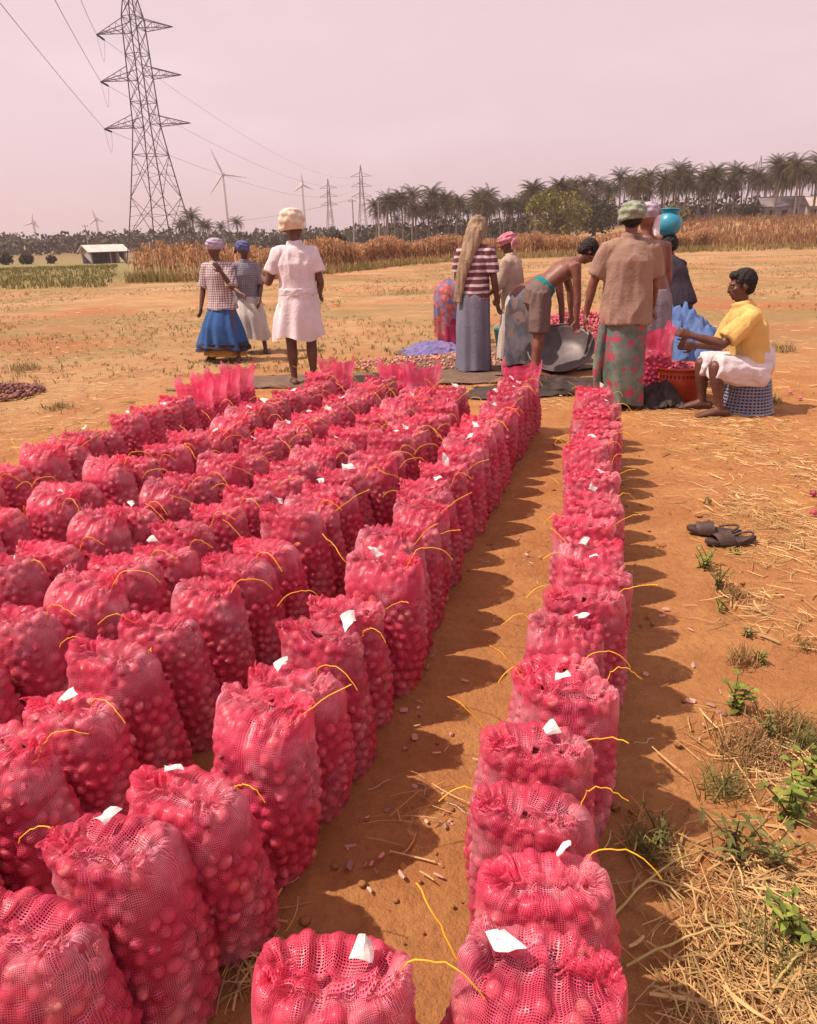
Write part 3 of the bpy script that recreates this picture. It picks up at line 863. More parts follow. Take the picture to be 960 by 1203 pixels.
def body_mesh(J, skin, toes=None, curl=None, voxel=0.008):
    S = J['S']; m = MB()
    P, u, u2 = J['P'], J['u'], J['u2']
    loft(m, [P - u * 0.045 * S, P + u * 0.01 * S, J['waist'], J['chest'], J['chest'] + u2 * 0.055 * S, J['nb'] - u2 * 0.012 * S],
         [(0.078 * S, 0.058 * S), (0.092 * S, 0.066 * S), (0.080 * S, 0.056 * S), (0.096 * S, 0.064 * S), (0.098 * S, 0.060 * S), (0.060 * S, 0.042 * S)], (1, 0, 0), 20)
    loft(m, [J['nb'] - u2 * 0.02 * S, J['hb'], J['hb'] + J['hd'] * 0.03 * S], [0.034 * S, 0.030 * S, 0.030 * S], (1, 0, 0), 12)
    # head
    hd, f, s, c = J['hd'], J['hf'], J['hs'], J['hc']
    Rm = np.stack([s, f, hd], 1)
    h = 0.066 * S
    ball(m, c + hd * 0.012 * S - f * 0.006 * S, (0.045 * S, 0.056 * S, 0.058 * S), Rm)
    ball(m, c - hd * 0.028 * S + f * 0.014 * S, (0.036 * S, 0.040 * S, 0.040 * S), Rm)       # jaw
    ball(m, c - hd * 0.052 * S + f * 0.034 * S, (0.016 * S, 0.014 * S, 0.013 * S), Rm)       # chin
    ball(m, c - hd * 0.006 * S + f * 0.052 * S, (0.008 * S, 0.012 * S, 0.017 * S), Rm)       # nose
    ball(m, c - hd * 0.015 * S + f * 0.056 * S, (0.0105 * S, 0.010 * S, 0.008 * S), Rm)
    ball(m, c - hd * 0.032 * S + f * 0.048 * S, (0.016 * S, 0.009 * S, 0.009 * S), Rm)       # lips
    ball(m, c + hd * 0.014 * S + f * 0.046 * S, (0.032 * S, 0.009 * S, 0.006 * S), Rm)       # brow
    for k in (-1, 1):
        ball(m, c + s * k * 0.046 * S - hd * 0.004 * S - f * 0.006 * S, (0.007 * S, 0.012 * S, 0.018 * S), Rm)
        ball(m, c + s * k * 0.026 * S - hd * 0.010 * S + f * 0.036 * S, (0.014 * S, 0.012 * S, 0.011 * S), Rm)   # cheeks
    for sd, sg in (('l', -1), ('r', 1)):
        a, e, w, fa = J['A'][sd]
        loft(m, [J['chest'] + u2 * 0.066 * S + np.array([sg * 0.045 * S, 0, 0]), a, a * 0.6 + e * 0.4, e], [(0.036 * S, 0.036 * S), 0.035 * S, 0.029 * S, 0.0235 * S], (0, 1, 0), 12)
        loft(m, [e, e * 0.65 + w * 0.35, w], [0.0235 * S, 0.0235 * S, 0.0155 * S], (0, 1, 0), 12)
        hand(m, w, fa, sg, S, (curl or {}).get(sd, 0.5))
        hp, kn, an = J['L'][sd]
        loft(m, [hp, hp * 0.6 + kn * 0.4, kn], [0.056 * S, 0.048 * S, 0.034 * S], (1, 0, 0), 14)
        loft(m, [kn, kn * 0.68 + an * 0.32, kn * 0.25 + an * 0.75, an], [0.033 * S, 0.034 * S, 0.022 * S, 0.020 * S], (1, 0, 0), 12)
        foot(m, an, (toes or {}).get(sd, (0.1 * sg, 1)), S)
    return fused(m, 'body', skin, voxel, 3)

def shirt_mesh(J, mt, sleeve=0.62, hem=0.10, loose=1.0, collar=True, top=0.0, seed=1.0, voxel=0.010, fold=0.015, flare=0.0):
    S = J['S']; m = MB(); P, u, u2 = J['P'], J['u'], J['u2']
    q = 0.012 * loose
    base = P - u * hem * S
    loft(m, [base, P, J['waist'], J['chest'], J['chest'] + u2 * 0.06 * S, J['nb'] - u2 * 0.014 * S, J['nb'] + u2 * 0.006 * S],
         [((0.100 + q + flare) * S, (0.074 + q + flare) * S), ((0.099 + q) * S, (0.073 + q) * S), ((0.090 + q) * S, (0.066 + q) * S), ((0.102 + q) * S, (0.068 + q) * S),
          ((0.086 + q * 0.6) * S, (0.058 + q * 0.6) * S), ((0.056 + q * 0.5) * S, (0.046 + q * 0.5) * S), (0.042 * S, 0.038 * S)], (1, 0, 0), 26, 'flat')
    for sd, sg in (('l', -1), ('r', 1)):
        a, e, w, fa = J['A'][sd]
        if sleeve <= 1: end = a + (e - a) * sleeve; pts = [J['chest'] + u2 * 0.068 * S + np.array([sg * 0.05 * S, 0, 0]), a, (a + end) / 2, end]
        else: end = e + (w - e) * (sleeve - 1); pts = [J['chest'] + u2 * 0.068 * S + np.array([sg * 0.05 * S, 0, 0]), a, e, end]
        rr_ = [(0.038 + q * 0.3) * S, (0.037 + q * 0.3) * S, (0.036 + q * 0.5) * S, (0.037 + q * 0.6) * S] if sleeve <= 1 else [(0.040 + q * 0.5) * S, (0.041 + q * 0.5) * S, (0.033 + q * 0.6) * S, (0.027 + q * 0.5) * S]
        loft(m, pts, rr_, (0, 1, 0), 14, 'flat')
    if collar:
        c = J['nb'] + unit(J['hd'] + u2) * 0.012 * S
        loft(m, [c - u2 * 0.012 * S, c + u2 * 0.012 * S], [(0.046 * S, 0.043 * S), (0.042 * S, 0.040 * S)], (1, 0, 0), 18, 'flat')
    return fused(m, 'shirt', mt, voxel, 2, fold, (8, 8, 3.2), seed)

def wrap_mesh(name, rings, mt, n=72, folds=9, amp=0.02, seed=0, side=(1, 0, 0), thick=0.0, hem_wave=0.0, bias=0.0):
    """draped cloth tube through rings (centre, rx, ry); folds deepen towards the hem"""
    g = np.random.default_rng(seed); ph = g.uniform(0, 6.28, 6)
    P = np.array([r[0] for r in rings], float); rx = np.array([r[1] for r in rings]); ry = np.array([r[2] for r in rings])
    K = 26; t0 = np.linspace(0, 1, len(P)); t = np.linspace(0, 1, K)
    P = np.stack([np.interp(t, t0, P[:, k]) for k in range(3)], 1); rx = np.interp(t, t0, rx); ry = np.interp(t, t0, ry)
    for A in (rx, ry):
        A[1:-1] = (A[:-2] + 2 * A[1:-1] + A[2:]) / 4
    an = np.linspace(0, 2 * math.pi, n, endpoint=False)
    T = np.gradient(P, axis=0); rows = []
    for i in range(K):
        tt = unit(T[i]); s = np.asarray(side, float); s = unit(s - tt * s.dot(tt)); u = np.cross(tt, s)
        f = 1 + amp * (0.25 + t[i]) * (np.sin(folds * an + ph[0] + 1.2 * np.sin(2 * an + ph[1])) + 0.6 * np.sin((folds * 2 - 3) * an + ph[2] + t[i] * 2))
        f += amp * 0.5 * np.sin(an * 3 + t[i] * 9 + ph[3]) 
        q = P[i] + (np.cos(an) * rx[i] * f)[:, None] * s + (np.sin(an) * ry[i] * f)[:, None] * u
        q = q + tt * (hem_wave * t[i] ** 3 * np.sin(3 * an + ph[4]) + bias * t[i] ** 2 * np.cos(an))[:, None]
        rows.append(q)
    V = np.concatenate(rows + [P[:1]])
    i, j = np.meshgrid(np.arange(K - 1), np.arange(n), indexing='ij'); j2 = (j + 1) % n
    Q = np.stack([i * n + j, i * n + j2, (i + 1) * n + j2, (i + 1) * n + j], -1).reshape(-1, 4)
    Tt = np.array([[(k + 1) % n, k, K * n] for k in range(n)])
    hgt = np.concatenate([np.repeat(t, n), [0]])
    uv = np.stack([np.concatenate([np.tile(an / 6.283, K), [0]]), hgt], 1)
    return mesh_np(name, V, [Q, Tt], mt, True, uv=uv, attrs={'down': hgt})

def turban(J, mt, bulk=1.0, h=1.0, drop=0.0, seed=3):
    S = J['S']; hd, f, s, c = J['hd'], J['hf'], J['hs'], J['hc'] - J['hd'] * drop * J['S']
    n, K = 48, 20; an = np.linspace(0, 2 * math.pi, n, endpoint=False); g = np.random.default_rng(seed); ph = g.uniform(0, 6.28, 5)
    rows = []
    for i in range(K):
        t = i / (K - 1); a = t * math.pi / 2
        r = (0.84 + 0.16 * math.sin(min(1.0, t * 2.2) * math.pi / 2)) * math.cos(a) ** 0.6 if t < 1 else 0.0
        z = (-0.002 + 0.072 * h * math.sin(a) ** 0.9)
        w = 1 + 0.05 * np.sin(6 * an * 0 + 22 * t + 2 * an + ph[0]) + 0.04 * np.sin(3 * an + 9 * t + ph[1]) + 0.03 * np.sin(7 * an - 14 * t + ph[2]) + 0.03 * np.sin(15 * an + 5 * t + ph[4])
        rows.append(c + hd * (0.008 * S + z * S) + (np.cos(an) * 0.053 * bulk * r * S * w)[:, None] * s + (np.sin(an) * 0.064 * bulk * r * S * w)[:, None] * f - f * 0.006 * S
                    + hd * (0.006 * S * np.sin(an + ph[3]) * (1 - t))[:, None])
    # rolled lower edge
    lo = [rows[0] * 0.88 + c * 0.12 - hd * 0.006 * S]
    rows = lo + rows; K += 1
    V = np.concatenate(rows); i, j = np.meshgrid(np.arange(K - 1), np.arange(n), indexing='ij'); j2 = (j + 1) % n
    Q = np.stack([i * n + j, i * n + j2, (i + 1) * n + j2, (i + 1) * n + j], -1).reshape(-1, 4)
    return mesh_np('head_wrap', V, Q, mt)
def knot_mesh(J, mt, back=True, up=0.02, k=1.0, side=0.0):
    S = J['S']; m = MB(); c = J['hc'] - J['hf'] * (0.066 if back else -0.05) * S + J['hd'] * up * S + J['hs'] * side * S
    ball(m, c, 0.020 * S * k)
    for a in (-1, 1):
        loft(m, [c, c + J['hs'] * a * 0.03 * S * k - J['hd'] * 0.015 * S, c + J['hs'] * a * 0.045 * S * k - J['hd'] * 0.05 * S * k], [0.010 * S, (0.018 * S, 0.007 * S), (0.016 * S, 0.004 * S)], J['hs'], 8)
    return fused(m, 'knot', mt, 0.008, 2)
def hair_mesh(J, mt, bulk=1.0, seed=5, low=0.0):
    S = J['S']; hd, f, s, c = J['hd'], J['hf'], J['hs'], J['hc']
    m = MB(); Rm = np.stack([s, f, hd], 1)
    ball(m, c + hd * 0.020 * S - f * 0.016 * S, (0.050 * S * bulk, 0.055 * S * bulk, 0.054 * S * bulk), Rm)
    ball(m, c - hd * 0.012 * S - f * 0.030 * S, (0.044 * S, 0.030 * S, 0.036 * S), Rm)
    ball(m, c + hd * 0.050 * S + f * 0.022 * S, (0.034 * S, 0.026 * S, 0.018 * S), Rm)
    return fused(m, 'hair', mt, 0.007, 2, 0.016, (55, 55, 55), seed)
def eyes(J, parent, m_eye):
    S = J['S']
    for k in (-1, 1):
        b = MB(); c = J['hc'] + J['hs'] * k * 0.0205 * S + J['hf'] * 0.0455 * S + J['hd'] * 0.002 * S
        ball(b, c, (0.0085 * S, 0.006 * S, 0.0045 * S), np.stack([J['hs'], J['hf'], J['hd']], 1))
        b.build('eye', m_eye, parent, True)

# --- cloth and skin
def skin_mat(name, c):
    m = mat(name, c, tuple(x * 0.72 for x in c[:3]) + (1,), 14, 0.5, 0.4, 0.12, 120)
    return m
M_skin = skin_mat('brown_skin', (0.20, 0.085, 0.055, 1)); M_skin_d = skin_mat('dark_skin', (0.135, 0.058, 0.041, 1)); M_skin_r = skin_mat('warm_skin', (0.23, 0.092, 0.062, 1))
M_hair = mat('black_hair', (0.012, 0.009, 0.009, 1), (0.022, 0.015, 0.014, 1), 60, 0.6, 0.3, 0.6, 160)
M_eye = mat('eye_white', (0.22, 0.17, 0.15, 1), (0.02, 0.015, 0.015, 1), 70, 0.3)
def cloth(name, c, c2=None, s=6, tr=0.08): return mat(name, c, c2 or tuple(x * 0.86 for x in c[:3]) + (1,), s, 0.9, 0.15, 0.6, 38, trans=tr)
M_white = cloth('white_cotton', (0.74, 0.66, 0.70, 1)); M_cream = cloth('cream_towel', (0.72, 0.64, 0.52, 1), (0.60, 0.50, 0.38, 1), 18)
M_tan = cloth('tan_shirt', (0.33, 0.215, 0.165, 1)); M_yellow = cloth('yellow_shirt', (0.74, 0.49, 0.17, 1))
M_blue = cloth('blue_skirt', (0.045, 0.115, 0.30, 1)); M_greyblue = cloth('greyblue_skirt', (0.165, 0.165, 0.225, 1), (0.205, 0.20, 0.26, 1), 3)
M_shorts = cloth('grey_shorts', (0.195, 0.135, 0.125, 1)); M_teal = cloth('teal_belt', (0.02, 0.20, 0.20, 1)); M_tealwrap = cloth('teal_scarf', (0.03, 0.30, 0.42, 1))
M_scarf = cloth('tan_scarf', (0.36, 0.26, 0.17, 1), (0.26, 0.18, 0.12, 1), 12); M_pink = cloth('pink_scarf', (0.66, 0.28, 0.33, 1), (0.50, 0.16, 0.22, 1), 14)
M_beige = cloth('beige_shirt', (0.50, 0.38, 0.30, 1)); M_bluegrey_wrap = cloth('lilac_wrap', (0.36, 0.30, 0.42, 1), (0.50, 0.42, 0.52, 1), 16)
M_grey = cloth('grey_shirt', (0.20, 0.185, 0.22, 1), (0.27, 0.25, 0.28, 1), 10); M_navywrap = cloth('navy_wrap', (0.09, 0.10, 0.23, 1), (0.14, 0.14, 0.28, 1), 16)
M_greenwrap = cloth('green_wrap', (0.20, 0.26, 0.19, 1), (0.34, 0.38, 0.30, 1), 22); M_darkcloth = cloth('dark_cloth', (0.05, 0.04, 0.055, 1)); M_magenta = cloth('magenta_cloth', (0.32, 0.03, 0.09, 1))
M_paleskirt = cloth('pale_skirt', (0.55, 0.50, 0.46, 1)); M_mustard = cloth('mustard_petticoat', (0.48, 0.26, 0.07, 1))
def stripe_mat(name, cs, axis=2, period=0.06, frac=0.35):
    m, n, l, b, out = nt(name); tc = n.new('ShaderNodeTexCoord'); sp = n.new('ShaderNodeSeparateXYZ'); l.new(tc.outputs['Object'], sp.inputs[0])
    w = math_(n, l, 'ADD', sp.outputs[axis], math_(n, l, 'MULTIPLY', noise_(n, l, tc.outputs['Object'], 8, 2), 0.02))
    fr = math_(n, l, 'FRACT', math_(n, l, 'DIVIDE', w, period))
    c = mixc(n, l, math_(n, l, 'LESS_THAN', fr, frac), cs[0], cs[1]); l.new(c, b.inputs['Base Color']); b.inputs['Roughness'].default_value = 0.9
    return m
M_striped = stripe_mat('striped_blouse', ((0.13, 0.035, 0.05, 1), (0.52, 0.44, 0.44, 1)), 2, 0.075, 0.36)
def plaid_mat(name, c0, c1, p=0.030):
    m, n, l, b, out = nt(name); tc = n.new('ShaderNodeTexCoord'); sp = n.new('ShaderNodeSeparateXYZ'); l.new(tc.outputs['Object'], sp.inputs[0])
    f = None
    for ax, w in ((0, 0.42), (2, 0.42)):
        fr = math_(n, l, 'FRACT', math_(n, l, 'DIVIDE', sp.outputs[ax], p)); k = math_(n, l, 'LESS_THAN', fr, w)
        f = k if f is None else math_(n, l, 'MULTIPLY', math_(n, l, 'ADD', f, k), 0.5)
    c = mixc(n, l, f, c0, c1); l.new(c, b.inputs['Base Color']); b.inputs['Roughness'].default_value = 0.9
    return m
M_plaid = plaid_mat('plaid_shirt', (0.56, 0.46, 0.46, 1), (0.11, 0.07, 0.11, 1)); M_plaid2 = plaid_mat('grey_plaid_shirt', (0.27, 0.25, 0.29, 1), (0.09, 0.085, 0.12, 1), 0.024)
def floral_mat(name, base, cols, scale=9.0, amount=0.34):
    m, n, l, b, out = nt(name); tc = n.new('ShaderNodeTexCoord')
    wv = n.new('ShaderNodeVectorMath'); wv.operation = 'MULTIPLY_ADD'
    nz = n.new('ShaderNodeTexNoise'); nz.inputs['Scale'].default_value = scale * 2.2; l.new(tc.outputs['Object'], nz.inputs['Vector'])
    l.new(nz.outputs['Color'], wv.inputs[0]); wv.inputs[1].default_value = (0.09,) * 3; l.new(tc.outputs['Object'], wv.inputs[2])
    c = mixc(n, l, rng_(n, l, noise_(n, l, tc.outputs['Object'], 5, 3), 0.4, 0.6), base, tuple(x * 0.6 for x in base[:3]) + (1,))
    for k, cc in enumerate(cols):
        v = n.new('ShaderNodeTexVoronoi'); v.inputs['Scale'].default_value = scale * (1 + 0.35 * k); l.new(wv.outputs[0], v.inputs['Vector'])
        f = math_(n, l, 'LESS_THAN', v.outputs['Distance'], amount / (1 + 0.25 * k)); c = mixc(n, l, f, c, cc)
    l.new(c, b.inputs['Base Color']); b.inputs['Roughness'].default_value = 0.85
    return m
M_flower = floral_mat('flowered_sarong', (0.17, 0.20, 0.165, 1), [(0.36, 0.06, 0.10, 1), (0.10, 0.17, 0.15, 1)], 9.5, 0.40)
M_patch = floral_mat('red_blue_sari', (0.42, 0.10, 0.10, 1), [(0.14, 0.15, 0.30, 1), (0.52, 0.14, 0.12, 1)], 9, 0.46)
M_lightsari = floral_mat('pale_blue_sarong', (0.46, 0.50, 0.52, 1), [(0.60, 0.52, 0.42, 1), (0.26, 0.38, 0.46, 1)], 5, 0.36)

M_pot = mat('turquoise_plastic', (0.03, 0.27, 0.40, 1), (0.025, 0.24, 0.36, 1), 5, 0.35, 0.5)
def person(label, pos, rz, J, skin, group=None, **kw):
    o = thing('person', label, 'person', (pos[0], pos[1], gzf(pos[0], pos[1])), rz, group)
    obj('body', body_mesh(J, skin, **kw), o)
    return o
def V3(*a): return np.array(a, float)

# A: woman in plaid shirt and blue skirt, hand at her mouth
def build_people():
    p = at(268, 424)
    J = skel(1.56, 0.02, 0.04, (0.12, 0.5), arms={'r': ((0.25, 0.1, -1), (0.1, 0.3, -1)), 'l': ((-0.25, 0.35, -1), (0.35, 0.55, 1.0))},
             legs={'l': ((-0.25, 0.25, -1), (-0.12, 0.0, -1)), 'r': ((0.30, -0.05, -1), (0.25, -0.15, -1))})
    o = person('woman in plaid shirt and blue skirt, hand raised to her mouth', p, R(165), J, M_skin_d)
    obj('shirt', shirt_mesh(J, M_plaid, 0.95, 0.07, 1.3, False, seed=2, flare=0.022), o)
    z = J['P'][2]
    obj('petticoat', wrap_mesh('petticoat', [(V3(0, 0, z - 0.1), 0.12, 0.09), (V3(0.02, 0.02, 0.45), 0.21, 0.17), (V3(0.03, 0.02, 0.09), 0.29, 0.24)], M_mustard, 72, 8, 0.05, 3), o)
    obj('skirt', wrap_mesh('skirt', [(V3(0, 0, z + 0.06), 0.13, 0.10), (V3(0, 0, z - 0.10), 0.175, 0.14), (V3(0.02, 0.02, 0.45), 0.27, 0.25), (V3(0.03, 0.02, 0.20), 0.34, 0.30)], M_blue, 80, 9, 0.06, 4, hem_wave=0.02), o)
    obj('skirt_border', wrap_mesh('skirt_border', [(V3(0.03, 0.02, 0.26), 0.337, 0.297), (V3(0.03, 0.02, 0.165), 0.355, 0.312)], M_darkcloth, 80, 9, 0.05, 4, hem_wave=0.02), o)
    hw_ = obj('head_wrap', turban(J, M_bluegrey_wrap, 1.25, 1.1, seed=4), o); obj('knot', knot_mesh(J, M_bluegrey_wrap), hw_)
    eyes(J, o, M_eye)
    # B
    p = at(297, 414)
    J = skel(1.52, 0.05, 0.08, (0.15, -0.3), arms={'r': ((0.2, 0.2, -1), (-0.3, 0.6, -0.3)), 'l': ((-0.15, 0.1, -1), (0.2, 0.5, -0.6))},
             legs={'l': ((-0.2, 0.35, -1), (-0.05, 0.1, -1)), 'r': ((0.1, -0.1, -1), (0.1, -0.3, -1))})
    o = person('woman in dark grey checked shirt, navy head wrap and pale skirt', p, R(200), J, M_skin_d)
    obj('shirt', shirt_mesh(J, M_plaid2, 0.95, 0.16, 1.4, True, seed=5, flare=0.03), o)
    z = J['P'][2]
    obj('skirt', wrap_mesh('skirt', [(V3(0, 0, z + 0.02), 0.15, 0.12), (V3(0, 0.05, 0.5), 0.23, 0.23), (V3(0, 0.06, 0.20), 0.25, 0.27)], M_paleskirt, 72, 9, 0.06, 7, hem_wave=0.02), o)
    hw_ = obj('head_wrap', turban(J, M_navywrap, 1.25, 1.1, seed=6), o); obj('knot', knot_mesh(J, M_navywrap, True, 0.03, 1.2), hw_)
    eyes(J, o, M_eye)
    # C: man in white, back to us
    p = at(358, 452)
    J = skel(1.75, 0.0, 0.05, (0.10, 0.9), arms={'l': ((-0.42, 0.05, -1), (-0.15, 1.0, 0.10)), 'r': ((0.22, -0.12, -1), (0.05, 0.85, -0.45))})
    o = person('man in white shirt and folded white waist cloth with cream turban', p, R(12), J, M_skin_d)
    obj('shirt', shirt_mesh(J, M_white, 0.66, 0.04, 1.5, True, seed=8, fold=0.020), o)
    z = J['P'][2]
    obj('waist_cloth', wrap_mesh('waist_cloth', [(V3(0, 0, z + 0.10), 0.190, 0.152), (V3(0, 0, z - 0.05), 0.220, 0.185), (V3(-0.02, 0, z - 0.22), 0.245, 0.205), (V3(-0.04, 0.0, z - 0.40), 0.265, 0.22)], M_white, 84, 6, 0.055, 9, hem_wave=0.03, bias=-0.03), o)
    m = MB(); loft(m, [V3(0, 0, z + 0.045), V3(0, 0, z + 0.115)], [(0.207, 0.168), (0.200, 0.162)], (1, 0, 0), 30, 'flat'); obj('waist_roll', fused(m, 'waist_roll', M_white, 0.010, 3, 0.016, (5, 5, 22), 41), o)
    obj('head_wrap', turban(J, M_cream, 1.40, 1.65, 0.016, seed=10), o)
    # D: woman with tan scarf hanging from her head
    p = at(556, 436)
    J = skel(1.70, 0.03, 0.10, (0.30, -0.2), arms={'r': ((0.22, 0.05, -1), (0.05, 0.25, -1)), 'l': ((-0.28, 0.1, -1), (0.15, 0.5, -0.9))})
    o = person('woman in striped blouse and grey blue skirt, tan scarf draped over her head', p, R(-35), J, M_skin_d)
    obj('blouse', shirt_mesh(J, M_striped, 0.8, 0.03, 1.0, False, seed=11), o)
    z = J['P'][2]
    obj('skirt', wrap_mesh('skirt', [(V3(0, 0, z + 0.10), 0.15, 0.12), (V3(0, 0, z - 0.05), 0.185, 0.16), (V3(0, 0.0, 0.45), 0.20, 0.17), (V3(0, 0.0, 0.03), 0.205, 0.185)], M_greyblue, 84, 7, 0.045, 12, hem_wave=0.01), o)
    S = J['S']; c = J['hc']; m = MB()
    ball(m, c + J['hd'] * 0.016 * S - J['hf'] * 0.006 * S, (0.057 * S, 0.068 * S, 0.066 * S), np.stack([J['hs'], J['hf'], J['hd']], 1))
    b0 = c - J['hf'] * 0.045 * S
    loft(m, [c + J['hd'] * 0.02 * S - J['hf'] * 0.02 * S, b0 - J['hd'] * 0.05 * S, V3(-0.03, -0.135, J['chest'][2] + 0.02), V3(-0.075, -0.155, J['waist'][2]), V3(-0.11, -0.165, J['P'][2] - 0.09)],
         [(0.055 * S, 0.05 * S), (0.062 * S, 0.045 * S), (0.075, 0.028), (0.062, 0.024), (0.042, 0.018)], (1, 0, 0), 18, 'flat')
    obj('scarf', fused(m, 'scarf', M_scarf, 0.008, 3, 0.022, (17, 17, 2.2), 13), o)
    # F: pink head scarf
    p = at(601, 425)
    J = skel(1.52, 0.06, 0.12, (0.35, 0.2), arms={'l': ((-0.2, 0.3, -1), (0.0, 0.8, -0.7)), 'r': ((0.2, 0.3, -1), (0.0, 0.7, -0.8))})
    o = person('worker in beige shirt and pink head scarf behind the stooping men', p, R(62), J, M_skin_d)
    obj('shirt', shirt_mesh(J, M_beige, 1.4, 0.12, 1.4, True, seed=14), o)
    z = J['P'][2]
    obj('skirt', wrap_mesh('skirt', [(V3(0, 0, z + 0.02), 0.14, 0.12), (V3(0, 0, 0.45), 0.18, 0.15), (V3(0, 0, 0.06), 0.19, 0.17)], M_paleskirt, 72, 8, 0.05, 15), o)
    hw_ = obj('head_wrap', turban(J, M_pink, 1.25, 1.05, seed=16), o); obj('knot', knot_mesh(J, M_pink, True, 0.0, 1.3), hw_); eyes(J, o, M_eye)
    # G: stooping shirtless man in shorts
    p = at(628, 441)
    J = skel(1.72, R(46), R(62), (R(52), 0.0), arms={'r': ((0.05, 0.10, -1), (0.0, 0.02, -1)), 'l': ((-0.05, 0.35, -1), (0, 0.1, -1))},
             legs={'l': ((-0.05, 0.16, -1), (-0.02, -0.10, -1)), 'r': ((0.08, -0.02, -1), (0.04, -0.10, -1))})
    o = person('bare backed man in grey shorts and teal belt stooping over the basin', p, R(-80), J, M_skin_r, curl={'r': 0.9, 'l': 0.9})
    S = J['S']; P = J['P']; u = J['u']; m = MB()
    loft(m, [P + u * 0.055 * S, P, P - V3(0, -0.0, 0.06) * S], [(0.104 * S, 0.072 * S), (0.108 * S, 0.085 * S), (0.112 * S, 0.085 * S)], (1, 0, 0), 22, 'flat')
    for sd in 'lr':
        hp, kn, an = J['L'][sd]; loft(m, [hp + V3(0, 0, 0.05), hp * 0.6 + kn * 0.4, hp * 0.08 + kn * 0.92], [(0.064 * S, 0.068 * S), (0.064 * S, 0.066 * S), (0.060 * S, 0.062 * S)], (1, 0, 0), 16, 'flat')
    obj('shorts', fused(m, 'shorts', M_shorts, 0.010, 3, 0.016, (9, 9, 3), 17), o)
    m = MB(); loft(m, [P + u * 0.040 * S, P + u * 0.078 * S], [(0.107 * S, 0.078 * S), (0.101 * S, 0.072 * S)], (1, 0, 0), 22, 'flat'); obj('belt', fused(m, 'belt', M_teal, 0.008, 2, 0.006, (6, 20, 20), 18), o)
    obj('hair', hair_mesh(J, M_hair, 1.06, 19), o); eyes(J, o, M_eye)
    # L: second stooping man, pale blue sarong
    p = at(611, 431)
    J = skel(1.62, R(66), R(78), (R(75), 0.2), arms={'r': ((0.05, 0.2, -1), (0.0, 0.1, -1)), 'l': ((-0.05, 0.3, -1), (0, 0.1, -1))}, legs={'l': ((-0.05, 0.05, -1), (-0.02, -0.05, -1)), 'r': ((0.08, 0.08, -1), (0.04, -0.05, -1))})
    o = person('stooping man in pale blue patterned sarong behind the man in shorts', p, R(-60), J, M_skin_r, curl={'r': 0.9, 'l': 0.9})
    z = J['P'][2]
    obj('sarong', wrap_mesh('sarong', [(J['P'] + J['u'] * 0.05, 0.155, 0.12), (V3(0, -0.02, z - 0.10), 0.185, 0.17), (V3(0, -0.01, 0.45), 0.19, 0.17), (V3(0, -0.01, 0.05), 0.20, 0.18)], M_lightsari, 84, 8, 0.05, 20, hem_wave=0.02), o)
    obj('hair', hair_mesh(J, M_hair, 1.0, 21), o)
    # E: stooping person in patterned sari
    p = at(527, 404)
    J = skel(1.50, R(95), R(105), (R(100), 0.0), arms={'r': ((0.1, 0.1, -1), (0.0, 0.1, -1)), 'l': ((-0.1, 0.1, -1), (0, 0.1, -1))}, legs={'l': ((-0.1, 0.05, -1), (-0.02, -0.05, -1)), 'r': ((0.1, 0.05, -1), (0.04, -0.05, -1))})
    o = person('person bent double in a red and blue patterned sari', p, R(-10), J, M_skin_d)
    z = J['P'][2]
    obj('sari', wrap_mesh('sari', [(J['P'] + V3(0, 0.20, 0.02), 0.14, 0.11), (V3(0, -0.02, z + 0.0), 0.19, 0.16), (V3(0, -0.05, z - 0.16), 0.205, 0.18), (V3(0, -0.03, 0.40), 0.20, 0.17), (V3(0.02, 0, 0.10), 0.21, 0.18)], M_patch, 84, 8, 0.05, 22, hem_wave=0.02), o)
    obj('underskirt', wrap_mesh('underskirt', [(V3(0.05, -0.02, 0.38), 0.17, 0.17), (V3(0.06, -0.02, 0.04), 0.21, 0.19)], M_magenta, 72, 8, 0.05, 23), o)
    obj('blouse', shirt_mesh(J, M_magenta, 0.7, 0.0, 0.8, False, seed=24), o)
    obj('hair', hair_mesh(J, M_hair, 1.0, 25), o)
    # H: man in tan shirt, back to us
    p = at(727, 478)
    J = skel(1.74, 0.04, 0.08, (0.18, 0.15), arms={'l': ((-0.42, 0.04, -1), (-0.16, 0.10, -1)), 'r': ((0.20, 0.25, -1), (0.15, 0.65, -0.8))})
    o = person('man in tan shirt and flowered green sarong with green head cloth', p, R(-8), J, M_skin)
    obj('shirt', shirt_mesh(J, M_tan, 0.80, 0.095, 1.9, True, seed=26, fold=0.020, flare=0.004), o)
    z = J['P'][2]
    obj('sarong', wrap_mesh('sarong', [(V3(0, 0, z + 0.05), 0.155, 0.125), (V3(0, 0, z - 0.08), 0.19, 0.16), (V3(-0.01, 0.0, 0.45), 0.20, 0.17), (V3(0.03, 0.0, 0.04), 0.18, 0.165)], M_flower, 84, 6, 0.05, 27, hem_wave=0.02), o)
    m = MB(); loft(m, [V3(-0.17, -0.06, z - 0.04), V3(-0.215, -0.07, 0.55), V3(-0.22, -0.05, 0.30), V3(-0.20, -0.03, 0.10)], [(0.03, 0.03), (0.035, 0.045), (0.035, 0.045), (0.03, 0.04)], (1, 0, 0), 12); obj('sarong_fold', fused(m, 'sarong_fold', M_flower, 0.009, 2, 0.012, (14, 14, 3), 28), o)
    obj('head_wrap', turban(J, M_greenwrap, 1.36, 1.15, 0.018, seed=29), o); obj('hair', hair_mesh(J, M_hair, 0.9, 30), o)
    # I: bare shouldered man beyond him
    p = at(768, 452)
